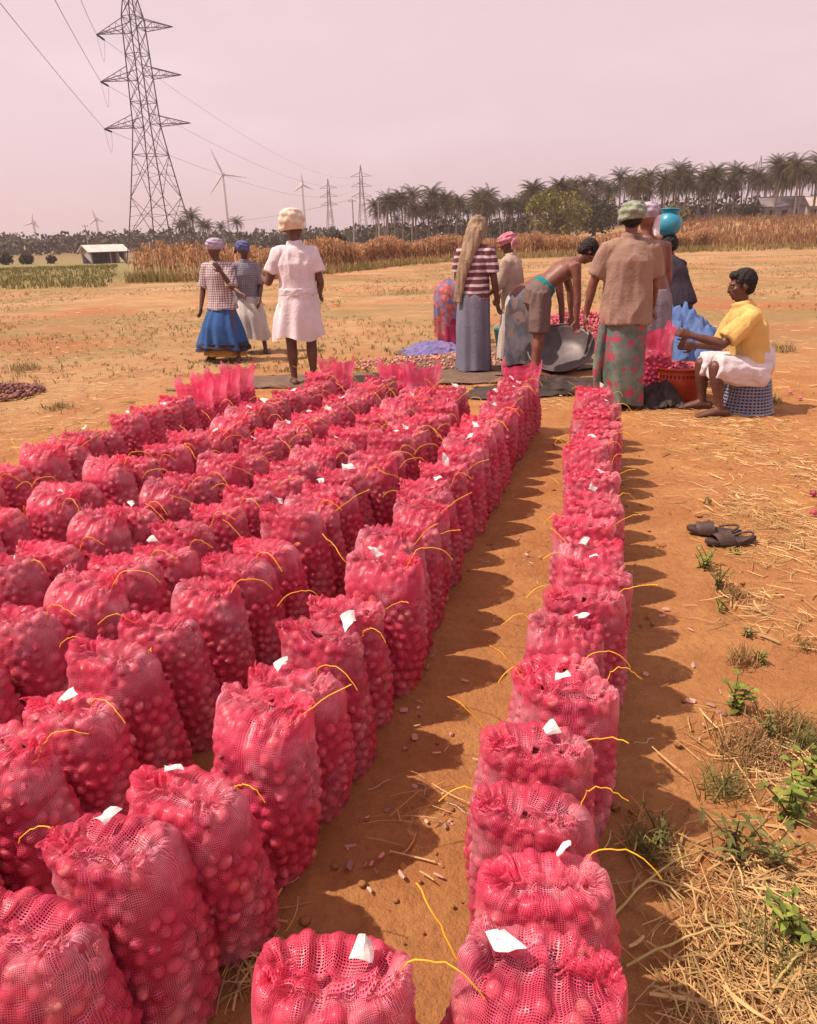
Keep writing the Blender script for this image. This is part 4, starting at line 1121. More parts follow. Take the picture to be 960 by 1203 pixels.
    J = skel(1.74, 0.02, 0.06, (0.15, 0.2), arms={'r': ((0.20, 0.05, -1), (-0.25, 0.5, -0.85)), 'l': ((-0.2, 0.2, -1), (0.2, 0.9, -0.3))}, roll=-0.20)
    q = (2.46, 7.45)
    o = person('bare shouldered man with lilac head cloth standing close by the tan shirted man', q, R(6), J, M_skin_r)
    z = J['P'][2]
    obj('waist_cloth', wrap_mesh('waist_cloth', [(V3(0, 0, z + 0.06), 0.15, 0.115), (V3(0, 0, z - 0.06), 0.18, 0.15), (V3(0, 0, 0.5), 0.19, 0.16), (V3(0, 0, 0.10), 0.19, 0.165)], M_grey, 72, 7, 0.05, 31), o)
    obj('head_wrap', turban(J, M_bluegrey_wrap, 1.22, 1.15, seed=32), o)
    S = J['S']; m = MB(); c = J['hc']
    loft(m, [c - J['hf'] * 0.03 * S + J['hs'] * 0.045 * S, c + V3(0.06, -0.085, -0.06), J['nb'] + V3(0.05, -0.09, 0.03)], [(0.03, 0.03), (0.03, 0.02), (0.025, 0.012)], (1, 0, 0), 12); obj('cloth_tail', fused(m, 'cloth_tail', M_white, 0.008, 2, 0.01, (20, 20, 8), 33), o)
    # J: worker carrying a round blue pot on the head
    J = skel(1.50, 0.42, 0.40, (0.30, 0.0), arms={'r': ((0.25, 0.3, -1), (0.1, 0.9, 0.0)), 'l': ((-0.2, 0.4, -1), (0.1, 0.9, -0.3))})
    head_w = at_far(783, 287, 8.75)
    rz = R(40); tp_ = J['hc'] + J['hd'] * 0.068 * J['S']; off = Matrix.Rotation(rz, 3, 'Z') @ Vector(tp_)
    pj = (head_w.x - off.x, head_w.y - off.y)
    o = person('worker in dark clothes stooping under a round blue pot', pj, rz, J, M_skin_d)
    obj('shirt', shirt_mesh(J, M_darkcloth, 1.5, 0.06, 1.0, False, seed=34), o)
    z = J['P'][2]
    obj('skirt', wrap_mesh('skirt', [(V3(0, 0, z + 0.03), 0.13, 0.11), (V3(0, 0, 0.45), 0.16, 0.14), (V3(0, 0, 0.04), 0.17, 0.15)], M_darkcloth, 72, 8, 0.05, 35), o)
    obj('hair', hair_mesh(J, M_hair, 1.0, 36), o)
    t = thing('water_pot', 'round turquoise blue plastic pot carried at head height', 'pot', (head_w.x, head_w.y, off.z + gzf(*pj) - 0.012)); t.rotation_euler = (R(-6), R(5), 0)
    k = 0.138; prof = [(0.0, 0.0)] + [(k * math.sin(a), k * (1 - math.cos(a))) for a in np.linspace(0.25, 2.55, 16)] + [(0.070, 0.262), (0.100, 0.276), (0.112, 0.282), (0.112, 0.287), (0.095, 0.283), (0.066, 0.270), (0.0, 0.262)]
    m = MB(); m.lathe(prof, 40); m.build('belly', M_pot, t, True)
    m = MB(); an = np.linspace(0, 2 * math.pi, 41); m.tube(np.stack([0.112 * np.cos(an), 0.112 * np.sin(an), np.full(41, 0.2845)], 1), 0.007, 8, cap=False); m.build('rim', M_pot, t, True)
    # K: seated man in yellow shirt on an upturned basket
    q = at(875, 482)
    J = skel(1.74, R(12), R(17), (R(10), 0.0), arms={'l': ((-0.12, 0.75, -0.75), (0.10, 1.0, 0.28)), 'r': ((0.16, 0.30, -1), (-0.3, 0.9, 0.05))},
             legs={'l': ((-0.42, 1.0, 0.22), (0.0, -0.20, -1)), 'r': ((-0.12, 1.0, 0.16), (0.05, -0.12, -1))}, sit=0.375)
    # feet reach the soil
    for sd in 'lr':
        J['L'][sd][2][2] = 0.075
    o = person('seated man in yellow shirt and white waist cloth on an upturned basket', q, R(84), J, M_skin_d, curl={'l': 1.1, 'r': 0.8})
    obj('shirt', shirt_mesh(J, M_yellow, 0.82, 0.03, 1.7, True, seed=38, fold=0.020), o)
    S = J['S']; P = J['P']; m = MB()
    loft(m, [P + V3(0, -0.02, 0.10), P + V3(0, -0.01, 0.02), P + V3(0, 0, -0.09)], [(0.19, 0.15), (0.20, 0.17), (0.16, 0.14)], (1, 0, 0), 20)
    for sd in 'lr':
        hp, kn, an = J['L'][sd]; loft(m, [hp + V3(0, -0.06, 0), hp * 0.5 + kn * 0.5, kn + (kn - hp) * 0.02], [(0.13, 0.13), (0.118, 0.122), (0.095, 0.10)], (1, 0, 0), 16, 'flat')
    obj('waist_cloth', fused(m, 'waist_cloth', M_white, 0.010, 5, 0.020, (8, 5, 8), 39), o)
    obj('hair', hair_mesh(J, M_hair, 1.03, 40), o); eyes(J, o, M_eye)
    m = MB(); c = J['hc'] + J['hf'] * 0.060 * S - J['hd'] * 0.022 * S; ball(m, c, (0.026, 0.009, 0.007)); m.build('moustache', M_hair, o, True)
    return q
seat_pos = build_people()

# ================================================================== things around the people
def cloth_heap(name, c, sx, sy, h, mt, seed, n=46, fold=1.0, flat=0.3):
    g = np.random.default_rng(seed)
    s = np.linspace(-1, 1, n); X, Y = np.meshgrid(s, s)
    ang = np.arctan2(Y, X); rad = np.maximum(np.abs(X), np.abs(Y))
    P = np.stack([X.ravel(), Y.ravel(), np.zeros(n * n)], 1)
    nz = vnoise(P, 2.3, seed, 4).reshape(n, n); n2 = vnoise(P, 5.5, seed + 3, 3).reshape(n, n); wv = vnoise(P, 1.4, seed + 5, 2).reshape(n, n)
    dome = np.clip(1 - (X ** 2 + Y ** 2) * (0.8), 0, 1)
    Z = h * dome * (1 - flat + flat * (nz + 0.5)) + fold * h * 0.5 * (0.6 - np.abs(n2)) * (0.35 + dome) * 0.6
    Z = np.maximum(Z, 0.006 + 0.02 * np.abs(n2))
    Xw = X * sx * (1 + 0.22 * wv); Yw = Y * sy * (1 + 0.22 * nz)
    V = np.stack([Xw, Yw, Z], -1).reshape(-1, 3)
    V2 = V - (0, 0, 0.004)
    i, j = np.meshgrid(np.arange(n - 1), np.arange(n - 1), indexing='ij')
    F = np.stack([i * n + j, i * n + j + 1, (i + 1) * n + j + 1, (i + 1) * n + j], -1).reshape(-1, 4)
    m = MB(); m.add(V, F); m.add(V2, F[:, ::-1])
    return m.build(name, mt, None, True, loc=(c[0], c[1], gzf(c[0], c[1]) + 0.004))
M_tarp = cloth('blue_tarp', (0.075, 0.15, 0.36, 1), (0.13, 0.20, 0.40, 1), 6); M_jute = cloth('brown_groundsheet', (0.150, 0.098, 0.072, 1), (0.20, 0.135, 0.10, 1), 5); M_black = cloth('dark_tarp', (0.055, 0.042, 0.040, 1), (0.09, 0.065, 0.06, 1), 5)
M_violet = cloth('blue_violet_cloth', (0.14, 0.14, 0.32, 1), (0.24, 0.18, 0.36, 1), 7)
o = cloth_heap('tarpaulin', (3.04, 8.1), 0.50, 0.42, 0.66, M_tarp, 50); tag(o, 'crumpled blue tarpaulin heaped beside the seated man', 'tarpaulin')
o = cloth_heap('cloth', at(510, 414), 0.42, 0.36, 0.14, M_violet, 51); tag(o, 'blue violet cloth bundle lying by the patterned sari', 'cloth')
o = cloth_heap('groundsheet', at(415, 447), 1.75, 0.42, 0.035, M_jute, 52, 70, 1.6); tag(o, 'long brown ground tarp spread behind the sack rows', 'tarpaulin')
o = cloth_heap('groundsheet', (1.62, 7.35), 0.95, 0.30, 0.12, M_black, 53, 60, 1.4); tag(o, 'dark folded tarp at the feet of the stooping man', 'tarpaulin')
o = cloth_heap('groundsheet', (2.36, 6.72), 0.20, 0.30, 0.17, M_black, 54, 46, 1.3); tag(o, 'black crumpled tarp beside the flowered sarong', 'tarpaulin')
o = cloth_heap('groundsheet', (1.2, 9.6), 1.2, 1.1, 0.03, M_jute, 57, 50, 1.4); tag(o, 'brown ground tarp strewn with loose onions under the stooping workers', 'tarpaulin')

M_onion_dull = mat('dull_onions', (0.16, 0.055, 0.055, 1), (0.25, 0.11, 0.085, 1), 30, 0.7, attr='tint'); M_onion_pale = mat('dusty_onions', (0.42, 0.16, 0.13, 1), (0.50, 0.26, 0.20, 1), 30, 0.7, attr='tint')
def onion_heap(name, c, sx, sy, h, n, seed, label, mt=None):
    g = np.random.default_rng(seed)
    t = np.sqrt(g.uniform(0, 1, n)); a = g.uniform(0, 6.283, n)
    t = t ** 0.8
    x = sx * t * np.cos(a) * 1.15; y = sy * t * np.sin(a) * 1.15
    z = h * np.clip(1 - t ** 1.3, 0, 1) + 0.015 + g.uniform(0, 0.015, n)
    m = onions_mesh(name, np.stack([x, y, z], 1), g.uniform(0.014, 0.022, n), g, None, mt)
    o = obj(name, m, None, (c[0], c[1], 0.004)); tag(o, label, 'onions', kind='stuff')
    return o
onion_heap('onion_heap', at(680, 392), 1.0, 0.75, 0.34, 2600, 60, 'big heap of loose pink onions behind the stooping man')
onion_heap('onion_heap', at(-4, 464), 0.42, 0.40, 0.08, 520, 61, 'small heap of dark onions lying alone on the dry field', M_onion_dull)
onion_heap('onion_spread', at(505, 428), 1.0, 0.45, 0.01, 420, 62, 'loose onions scattered over the ground tarp', M_onion_pale)
onion_heap('onion_spread', at(585, 421), 0.8, 0.6, 0.01, 300, 63, 'loose onions scattered between the stooping workers', M_onion_pale)

# grey basin under the stooping man
M_basin = mat('grey_metal', (0.15, 0.12, 0.125, 1), (0.11, 0.085, 0.09, 1), 7, 0.5, 0.5, 0.2, 60, metal=0.25)
b = at(655, 432)
t = thing('basin', 'wide grey metal basin tilted towards the stooping man', 'basin', (b.x + 0.02, b.y - 0.12, 0.13), 0)
t.rotation_euler = (R(34), R(-14), 0); t.scale = (0.88,) * 3
m = MB(); m.lathe([(0.0, 0.0), (0.24, 0.0), (0.33, 0.05), (0.41, 0.17), (0.43, 0.20), (0.425, 0.205), (0.40, 0.17), (0.32, 0.062), (0.235, 0.014), (0.0, 0.014)], 48); m.build('bowl', M_basin, t, True)
m = MB(); an = np.linspace(0, 2 * math.pi, 49); m.tube(np.stack([0.43 * np.cos(an), 0.43 * np.sin(an), np.full(49, 0.203)], 1), 0.010, 8, cap=False); m.build('rim', M_basin, t, True)

def basket(name, label, pos, r0, r1, h, mt, dark, upside=False, nrib=36, rings=8, fillc=None, slot=True):
    """woven plastic basket: r0 base radius, r1 mouth radius"""
    t = thing(name, label, 'basket', (pos[0], pos[1], 0.003))
    if upside: t.rotation_euler = (math.pi, 0, 0.3); t.location = (pos[0], pos[1], h + 0.003)
    m = MB(); m.lathe([(0, 0.006), (r0 * 0.96, 0.006), (r0 * 0.97 + (r1 - r0) * 0.5, h * 0.5), (r1 * 0.965, h * 0.99)], 40); m.build('inside_shade', dark, t, True)  # dark inner shell, coloured as the shade seen between the ribs
    for k in range(nrib):
        a = k / nrib * 2 * math.pi; m = MB()
        m.bar((r0 * math.cos(a), r0 * math.sin(a), 0.0), (r1 * math.cos(a), r1 * math.sin(a), h), 0.0062, 5)
        m.build('rib', mt, t)
    for k in range(rings):
        f = k / (rings - 1); r = r0 + (r1 - r0) * f; m = MB()
        an = np.linspace(0, 2 * math.pi, 41); m.tube(np.stack([r * 1.006 * np.cos(an), r * 1.006 * np.sin(an), np.full(41, h * f)], 1), 0.0075 if k < rings - 1 else 0.013, 6, cap=False)
        m.build('rim' if k == rings - 1 else 'hoop', mt, t, True)
    m = MB(); m.lathe([(0, 0.0), (r0 * 1.0, 0.0), (r0 * 1.0, 0.012)], 40); m.build('base', mt, t)
    return t
M_orange = mat('orange_plastic', (0.62, 0.085, 0.02, 1), (0.50, 0.06, 0.02, 1), 6, 0.45, 0.4); M_orange_shade = mat('orange_plastic_shade', (0.30, 0.03, 0.012, 1), None, 6, 0.5)
M_bgrey = mat('grey_blue_plastic', (0.26, 0.26, 0.33, 1), (0.20, 0.20, 0.27, 1), 8, 0.5, 0.4); M_bgrey_shade = mat('grey_plastic_shade', (0.075, 0.07, 0.09, 1), None, 8, 0.7)
basket('basket', 'upturned grey blue woven basket the seated man sits on', (seat_pos.x, seat_pos.y), 0.175, 0.22, 0.275, M_bgrey, M_bgrey_shade, True, 40, 11)
q = at(794, 469)
bt = thing('tub', 'smooth orange plastic tub of onions in front of the seated man', 'tub', (q.x + 0.02, q.y + 0.05, 0.003))
m = MB(); m.lathe([(0, 0), (0.185, 0), (0.19, 0.01), (0.215, 0.14), (0.24, 0.30), (0.232, 0.30), (0.207, 0.14), (0.18, 0.02), (0, 0.02)], 44); m.build('wall', M_orange, bt, True)
m = MB(); an = np.linspace(0, 2 * math.pi, 45); m.tube(np.stack([0.244 * np.cos(an), 0.244 * np.sin(an), np.full(45, 0.30)], 1), 0.012, 8, cap=False); m.build('rim', M_orange, bt, True)
for k in range(40):
    a = k / 40 * 2 * math.pi; m = MB(); m.box((0.2295 * math.cos(a), 0.2295 * math.sin(a), 0.235), (0.008, 0.016, 0.03), (0, R(9), a)); m.build('slot', M_orange_shade, bt)  # dark bars paint the shade of the perforations below the rim
onion_heap('onion_heap', (q.x + 0.02, q.y + 0.05), 0.17, 0.17, 0.08, 280, 66, 'onions filling the orange tub').location = (q.x + 0.02, q.y + 0.05, 0.235)
q = at(594, 408)
M_bucket = mat('teal_plastic', (0.05, 0.25, 0.29, 1), None, 6, 0.45)
t = thing('bucket', 'small teal plastic bucket between the striped woman and stooping men', 'bucket', (q.x, q.y, 0.004))
m = MB(); m.lathe([(0, 0), (0.13, 0), (0.17, 0.25), (0.18, 0.26), (0.165, 0.255), (0.125, 0.012), (0, 0.012)], 28); m.build('pail', M_bucket, t, True)
m = MB(); an = np.linspace(0, math.pi, 15); m.tube(np.stack([0.175 * np.cos(an), np.full(15, 0.0), 0.25 + 0.10 * np.sin(an)], 1), 0.004, 6); m.build('handle', M_string, t, True)
# the sack being filled, held by the man in tan
q = at(768, 447)
place_open((2.33, 6.98), 0.1, 1, 'tall pink net sack being filled next to the flowered sarong', 'sack being filled', 1.32).name = 'onion_sack_being_filled'
m = MB(); m.tube([(0, 0, 0), (0.005, 0.005, 0.3), (0.0, 0.0, 0.62)], [0.022, 0.021, 0.020], 10)
o = m.build('wooden_post', mat('pale_wood', (0.42, 0.33, 0.27, 1), (0.32, 0.24, 0.19, 1), 20, 0.8), None, True, loc=(at(783, 460).x, at(783, 460).y, 0)); tag(o, 'short pale wooden post standing beside the orange tub', 'post')
# sandals
M_sandal = mat('dark_brown_leather', (0.060, 0.034, 0.028, 1), (0.085, 0.05, 0.04, 1), 18, 0.55, 0.4, 0.3, 90); M_sole = mat('sole_rubber', (0.07, 0.045, 0.04, 1), None, 14, 0.8)
def sandal(p, rz, tilt, label):
    t = thing('sandal', label, 'sandal', (p[0], p[1], 0.006), rz, 'pair of sandals on the soil')
    t.rotation_euler = (tilt[0], tilt[1], rz)
    n = 40; an = np.arange(n) / n * 2 * math.pi
    y = np.sin(an) * 0.135; w = (0.040 + 0.010 * np.sin(an) + 0.004 * np.sin(2 * an)); x = np.cos(an) * w + 0.006 * np.sin(an)
    m = MB()
    zc = 0.012 * (np.abs(y) / 0.135) ** 2
    rows = [np.stack([x * 0.97, y * 0.985, zc], 1), np.stack([x, y, zc + 0.006], 1), np.stack([x, y, zc + 0.018], 1), np.stack([x * 0.96, y * 0.98, zc + 0.022], 1), np.stack([x * 0.5, y * 0.6, zc * 0.4 + 0.019], 1), np.stack([x * 0, y * 0, zc * 0 + 0.018], 1)]
    V = np.concatenate(rows); K = len(rows); i, j = np.meshgrid(np.arange(K - 1), np.arange(n), indexing='ij'); j2 = (j + 1) % n
    m.add(V, np.stack([i * n + j, i * n + j2, (i + 1) * n + j2, (i + 1) * n + j], -1).reshape(-1, 4)); m.build('sole', M_sole, t, True)
    for y0, y1, h in ((-0.005, 0.045, 0.052), (0.040, 0.082, 0.045)):
        a = np.linspace(0, math.pi, 15); m = MB(); V = []
        for yy, hs in ((y0, 1.0), ((y0 + y1) / 2, 1.04), (y1, 0.92)):
            wv = 0.049 if yy < 0.06 else 0.047
            V.append(np.stack([np.cos(a) * wv + 0.004, np.full(15, yy) + 0.010 * np.sin(a), 0.012 + np.sin(a) ** 0.8 * h * hs], 1))
        V = np.concatenate(V); i, j = np.meshgrid(np.arange(2), np.arange(14), indexing='ij'); F = np.stack([i * 15 + j, i * 15 + j + 1, (i + 1) * 15 + j + 1, (i + 1) * 15 + j], -1).reshape(-1, 4)
        m.add(V, F); m.add(V * np.array([0.94, 1, 0.95]), F[:, ::-1]); m.build('strap', M_sandal, t, True)
    a = np.linspace(0, math.pi, 13); m = MB(); P = np.stack([np.cos(a) * 0.045, -0.03 - np.sin(a) * 0.085, 0.022 + 0.030 * np.sin(a)], 1); m.tube(P, 0.006, 6); m.build('back_strap', M_sandal, t, True)
sandal(at(858, 640), R(98), (0.0, 0.05), 'brown sandal lying flat on the soil in front of its mate')
sandal(at(838, 628), R(75), (0.0, -0.10), 'brown sandal tipped against the other sandal')
# ================================================================== far things
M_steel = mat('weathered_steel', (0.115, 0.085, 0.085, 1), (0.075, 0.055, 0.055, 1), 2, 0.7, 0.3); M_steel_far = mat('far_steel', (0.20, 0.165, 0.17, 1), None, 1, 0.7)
M_insul = mat('brown_insulator', (0.05, 0.025, 0.022, 1), None, 5, 0.3); M_wire = mat('conductor_wire', (0.13, 0.10, 0.10, 1), None, 2, 0.5)
M_turb = mat('turbine_white', (0.60, 0.56, 0.56, 1), None, 1, 0.5); M_conc = mat('pole_concrete', (0.36, 0.31, 0.30, 1), None, 2, 0.9)

def lattice(label, base, rz, levels, arms, r_leg, r_br, mt, detail=True, group=None, top=None):
    """levels: [(z, half width)]; arms: [(z, half span, depth)]"""
    t = thing('pylon', label, 'pylon', base, rz, group)
    def corner(i, k): z, w = levels[i]; sx, sy = ((-1, -1), (1, -1), (1, 1), (-1, 1))[k]; return np.array([sx * w, sy * w, z])
    joint = MB()
    def bar(name, p, q, r, keep=True):
        if detail: m = MB(); m.bar(p, q, r, 4); m.build(name, mt, t)
        else: joint.bar(p, q, r, 3)
    for k in range(4):
        m = MB(); m.tube([corner(i, k) for i in range(len(levels))], r_leg, 4); m.build('leg', mt, t)
    for i in range(len(levels) - 1):
        for k in range(4):
            k2 = (k + 1) % 4
            bar('brace', corner(i, k), corner(i + 1, k2), r_br); bar('brace', corner(i, k2), corner(i + 1, k), r_br)
            if detail and i < 3:   # secondary bracing of the tall lower panels
                a, b, c, d = corner(i, k), corner(i, k2), corner(i + 1, k), corner(i + 1, k2)
                w0 = np.linalg.norm(b - a); w1 = np.linalg.norm(d - c); f = w0 / (w0 + w1); x = a + (d - a) * f
                m = MB(); 
                for s_, e_ in ((a, c), (b, d)):
                    for u_ in (0.25, 0.5, 0.75):
                        p1 = s_ + (e_ - s_) * u_; q1 = (s_ + (x - s_) * (u_ * 2)) if u_ <= 0.5 else (x + (e_ - x) * ((u_ - 0.5) * 2)); m.bar(p1, q1, r_br * 0.6, 3)
                m.build('secondary_bracing', mt, t)
            if i % 2 == 0: bar('brace', corner(i + 1, k), corner(i + 1, k2), r_br * 0.9)
    if not detail: joint.build('bracing', mt, t)
    def width(z):
        zs = [l[0] for l in levels]; return float(np.interp(z, zs, [l[1] for l in levels]))
    tips = []
    for z, hs, dp in arms:
        for s in (-1, 1):
            w = width(z); w2 = width(z + dp); tip = np.array([s * hs, 0, z]); m = MB()
            for sy in (-1, 1):
                lo = np.array([s * w, sy * w, z]); hi = np.array([s * w2, sy * w2, z + dp])
                m.bar(lo, tip, r_br * 1.15, 4); m.bar(hi, tip, r_br * 1.15, 4)
                if detail:
                    prev = lo
                    for f in (0.25, 0.5, 0.75):
                        a = lo + (tip - lo) * f; b = hi + (tip - hi) * f
                        m.bar(a, b, r_br * 0.7, 3); m.bar(prev, b, r_br * 0.7, 3); prev = a
            if detail:
                for f in (0.0, 0.25, 0.5, 0.75):
                    a = np.array([s * w, -w, z]); b = np.array([s * w, w, z]); m.bar(a + (tip - a) * f, b + (tip - b) * f, r_br * 0.7, 3)
            m.build('crossarm', mt, t); tips.append(tip)
    return t, tips
TY = 104.0
tb = at_far(193, 300, TY); TZ0 = gzf(tb.x, TY) - 0.2
za, zb_, zc_ = (at_far(171, 148, TY).z - TZ0, at_far(162, 92, TY).z - TZ0, at_far(154, 36, TY).z - TZ0)
lv = [(0, 3.55), (za * 0.22, 2.95), (za * 0.50, 2.28), (za * 0.80, 1.62), (za, 1.22)]
for f in (0.5, 1.0): lv.append((za + (zb_ - za) * f, 1.22 - 0.13 * f * 1))
for f in (0.5, 1.0): lv.append((zb_ + (zc_ - zb_) * f, 1.09 - 0.12 * f))
dz = (zc_ - zb_); lv += [(zc_ + dz * 0.28, 0.92), (zc_ + dz * 0.65, 0.6), (zc_ + dz * 1.1, 0.15)]
RZ_T = R(-14)
pyl, tips = lattice('tall steel lattice pylon with three crossarms rising behind the dry maize', (tb.x, TY, TZ0), RZ_T, lv, [(za, 6.1, dz * 0.24), (zb_, 5.6, dz * 0.24), (zc_, 5.2, dz * 0.24)], 0.085, 0.042, M_steel)
def w_of(tip, base=(tb.x, TY, TZ0), rz=RZ_T): return np.array(Matrix.Rotation(rz, 3, 'Z') @ Vector(tip)) + np.array(base)
def wire(label, a, b, sag, r=0.022, grp='overhead conductors'):
    a, b = np.asarray(a, float), np.asarray(b, float); P = [a + (b - a) * t + np.array([0, 0, -sag * 4 * t * (1 - t)]) for t in np.linspace(0, 1, 22)]
    m = MB(); m.tube(P, r, 4); o = m.build('power_line', M_wire, None, True); tag(o, label, 'wire', grp); return o
names = ['lowest', 'middle', 'topmost']
near_px = [((4, 0), 55.0), ((68, 0), 66.0), ((97, 0), 84.0)]
far_tip = [at_far(421, 221, 420), at_far(420, 214, 420), at_far(421, 207, 420)]
for k in range(3):
    tip = w_of(tips[2 * k]); (px, Yd) = near_px[k]
    q = np.array(at_far(px[0], px[1], Yd)); d = (q - tip)
    ins = MB(); a0 = tip; a1 = tip + unit(d) * 2.0
    t0_ = MB()
    for (p0, p1) in ((tip, tip + unit(np.array(far_tip[k]) - tip + np.array([0, -40, -22])) * 2.1),):
        n_ = 12
        P = [p0 + (p1 - p0) * i / 24 for i in range(25)]; rr_ = [0.13 if i % 2 else 0.07 for i in range(25)]
        t0_.tube(P, rr_, 8)
    o = obj('insulator', t0_.mesh('insulator', M_insul, True), None); o.parent = pyl; o.matrix_parent_inverse = (Matrix.Translation((tb.x, TY, TZ0)) @ Matrix.Rotation(RZ_T, 4, 'Z')).inverted()
    j0 = tip; j1 = p1
    m = MB(); P = [j0 + (j1 - j0) * t + np.array([0, 0, -2.6 * math.sin(math.pi * t)]) for t in np.linspace(0, 1, 15)]; m.tube(P, 0.018, 4)
    o = obj('jumper_wire', m.mesh('jumper_wire', M_wire, True), None); o.parent = pyl; o.matrix_parent_inverse = (Matrix.Translation((tb.x, TY, TZ0)) @ Matrix.Rotation(RZ_T, 4, 'Z')).inverted()
    wire('%s of the three wires rising away from the tall pylon overhead' % names[k], tip, tip + d * 1.9, 0.5, 0.026)
    wire('%s of the wires running from the tall pylon to the far pylons' % names[k], p1, np.array(far_tip[k]), 6.0, 0.024)
for k, (a, b) in enumerate((((187, 96), (420, 205)), ((210, 170), (421, 215)))):
    pass
def far_pylon(px, py_top, py_base, Y, label, arms=3):
    b = at_far(px, py_base, Y); tp = at_far(px, py_top, Y); z0 = gzf(b.x, Y); H_ = tp.z - z0
    lv = [(0, H_ * 0.075), (H_ * 0.3, H_ * 0.048), (H_ * 0.55, H_ * 0.03), (H_ * 0.7, H_ * 0.022), (H_ * 0.85, H_ * 0.018), (H_, 0.1)]
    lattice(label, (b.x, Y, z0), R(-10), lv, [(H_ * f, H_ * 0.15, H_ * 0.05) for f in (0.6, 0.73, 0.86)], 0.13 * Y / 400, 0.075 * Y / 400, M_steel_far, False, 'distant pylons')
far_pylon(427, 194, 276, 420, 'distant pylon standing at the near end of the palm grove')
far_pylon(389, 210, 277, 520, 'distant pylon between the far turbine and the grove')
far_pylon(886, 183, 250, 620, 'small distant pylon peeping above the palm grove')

def turbine(px, py_hub, Y, blade_px, ang, label, rz=0.2):
    h = at_far(px, py_hub, Y); z0 = gzf(h.x, Y); t = thing('wind_turbine', label, 'wind turbine', (h.x, Y, z0), rz, 'wind turbines on the horizon')
    H_ = h.z - z0; k = Y / 560
    m = MB(); m.tube([(0, 0, 0), (0, 0, H_)], [1.2 * k, 0.65 * k], 10); m.build('tower', M_turb, t, True)
    m = MB(); m.tube([(0, -3.0 * k, H_ + 0.6), (0, -1 * k, H_ + 0.8), (0, 4 * k, H_ + 0.7)], [0.8 * k, 1.5 * k, 1.2 * k], 8); nac = m.build('nacelle', M_turb, t, True)
    L = blade_px / FPX * Y * 0.95
    for j in range(3):
        a = R(ang + 120 * j); d = np.array([math.cos(a), 0, math.sin(a)]); n = np.array([-math.sin(a), 0, math.cos(a)]); c = np.array([0, -2.6 * k, H_ + 0.6])
        V = [c + d * L * f + n * w * s + np.array([0, th * q, 0]) for f, w, th in ((0.02, 0.4 * k, 0.4 * k), (0.2, 0.75 * k, 0.25 * k), (0.6, 0.5 * k, 0.15 * k), (1.0, 0.15 * k, 0.05 * k)) for s, q in ((-1, 0), (0, -1), (1, 0), (0, 1))]
        F = [[4 * i + q, 4 * i + (q + 1) % 4, 4 * i + 4 + (q + 1) % 4, 4 * i + 4 + q] for i in range(3) for q in range(4)]; m = MB(); m.add(V, F); m.build('blade', M_turb, nac, True)
turbine(262, 206, 560, 27, 112, 'largest white wind turbine beside the tall pylon', 0.15)
turbine(355, 218, 800, 13, 95, 'wind turbine rising just behind the cream turban', 0.3)
turbine(39, 262, 900, 10, 80, 'wind turbine over the far wood beyond the green crop', 0.2)
turbine(113, 258, 850, 10, 100, 'wind turbine standing above the white roofed hut', 0.2)
def pole(px, py_top, py_base, Y, label):
    b = at_far(px, py_base, Y); z0 = gzf(b.x, Y); H_ = at_far(px, py_top, Y).z - z0
    t = thing('utility_pole', label, 'pole', (b.x, Y, z0), 0.2, 'utility poles in the fields')
    m = MB(); m.tube([(0, 0, 0), (0, 0, H_)], [0.17, 0.11], 8); m.build('shaft', M_conc, t, True)
    m = MB(); m.bar((-0.8, 0, H_ - 0.35), (0.8, 0, H_ - 0.35), 0.05); ca = m.build('crossarm', M_steel, t)
    for x in (-0.7, 0, 0.7): m = MB(); m.bar((x, 0, H_ - 0.32), (x, 0, H_ - 0.08), 0.05, 6); m.build('insulator', M_insul, ca)
    return w_of((0, 0, H_), (b.x, Y, z0), 0)
pA = pole(416, 234, 279, 170, 'utility pole near the end of the palm grove'); pB = pole(446, 236, 283, 150, 'utility pole against the edge of the palms'); pC = pole(104, 264, 290, 230, 'utility pole behind the white roofed hut')
wire('thin service wire strung along the palm grove', pB, np.array(at_far(760, 226, 175)), 0.4, 0.03, 'service wires'); wire('thin service wire from the pole to the fields near the hut', pA, np.array(at_far(250, 262, 230)), 0.8, 0.03, 'service wires')

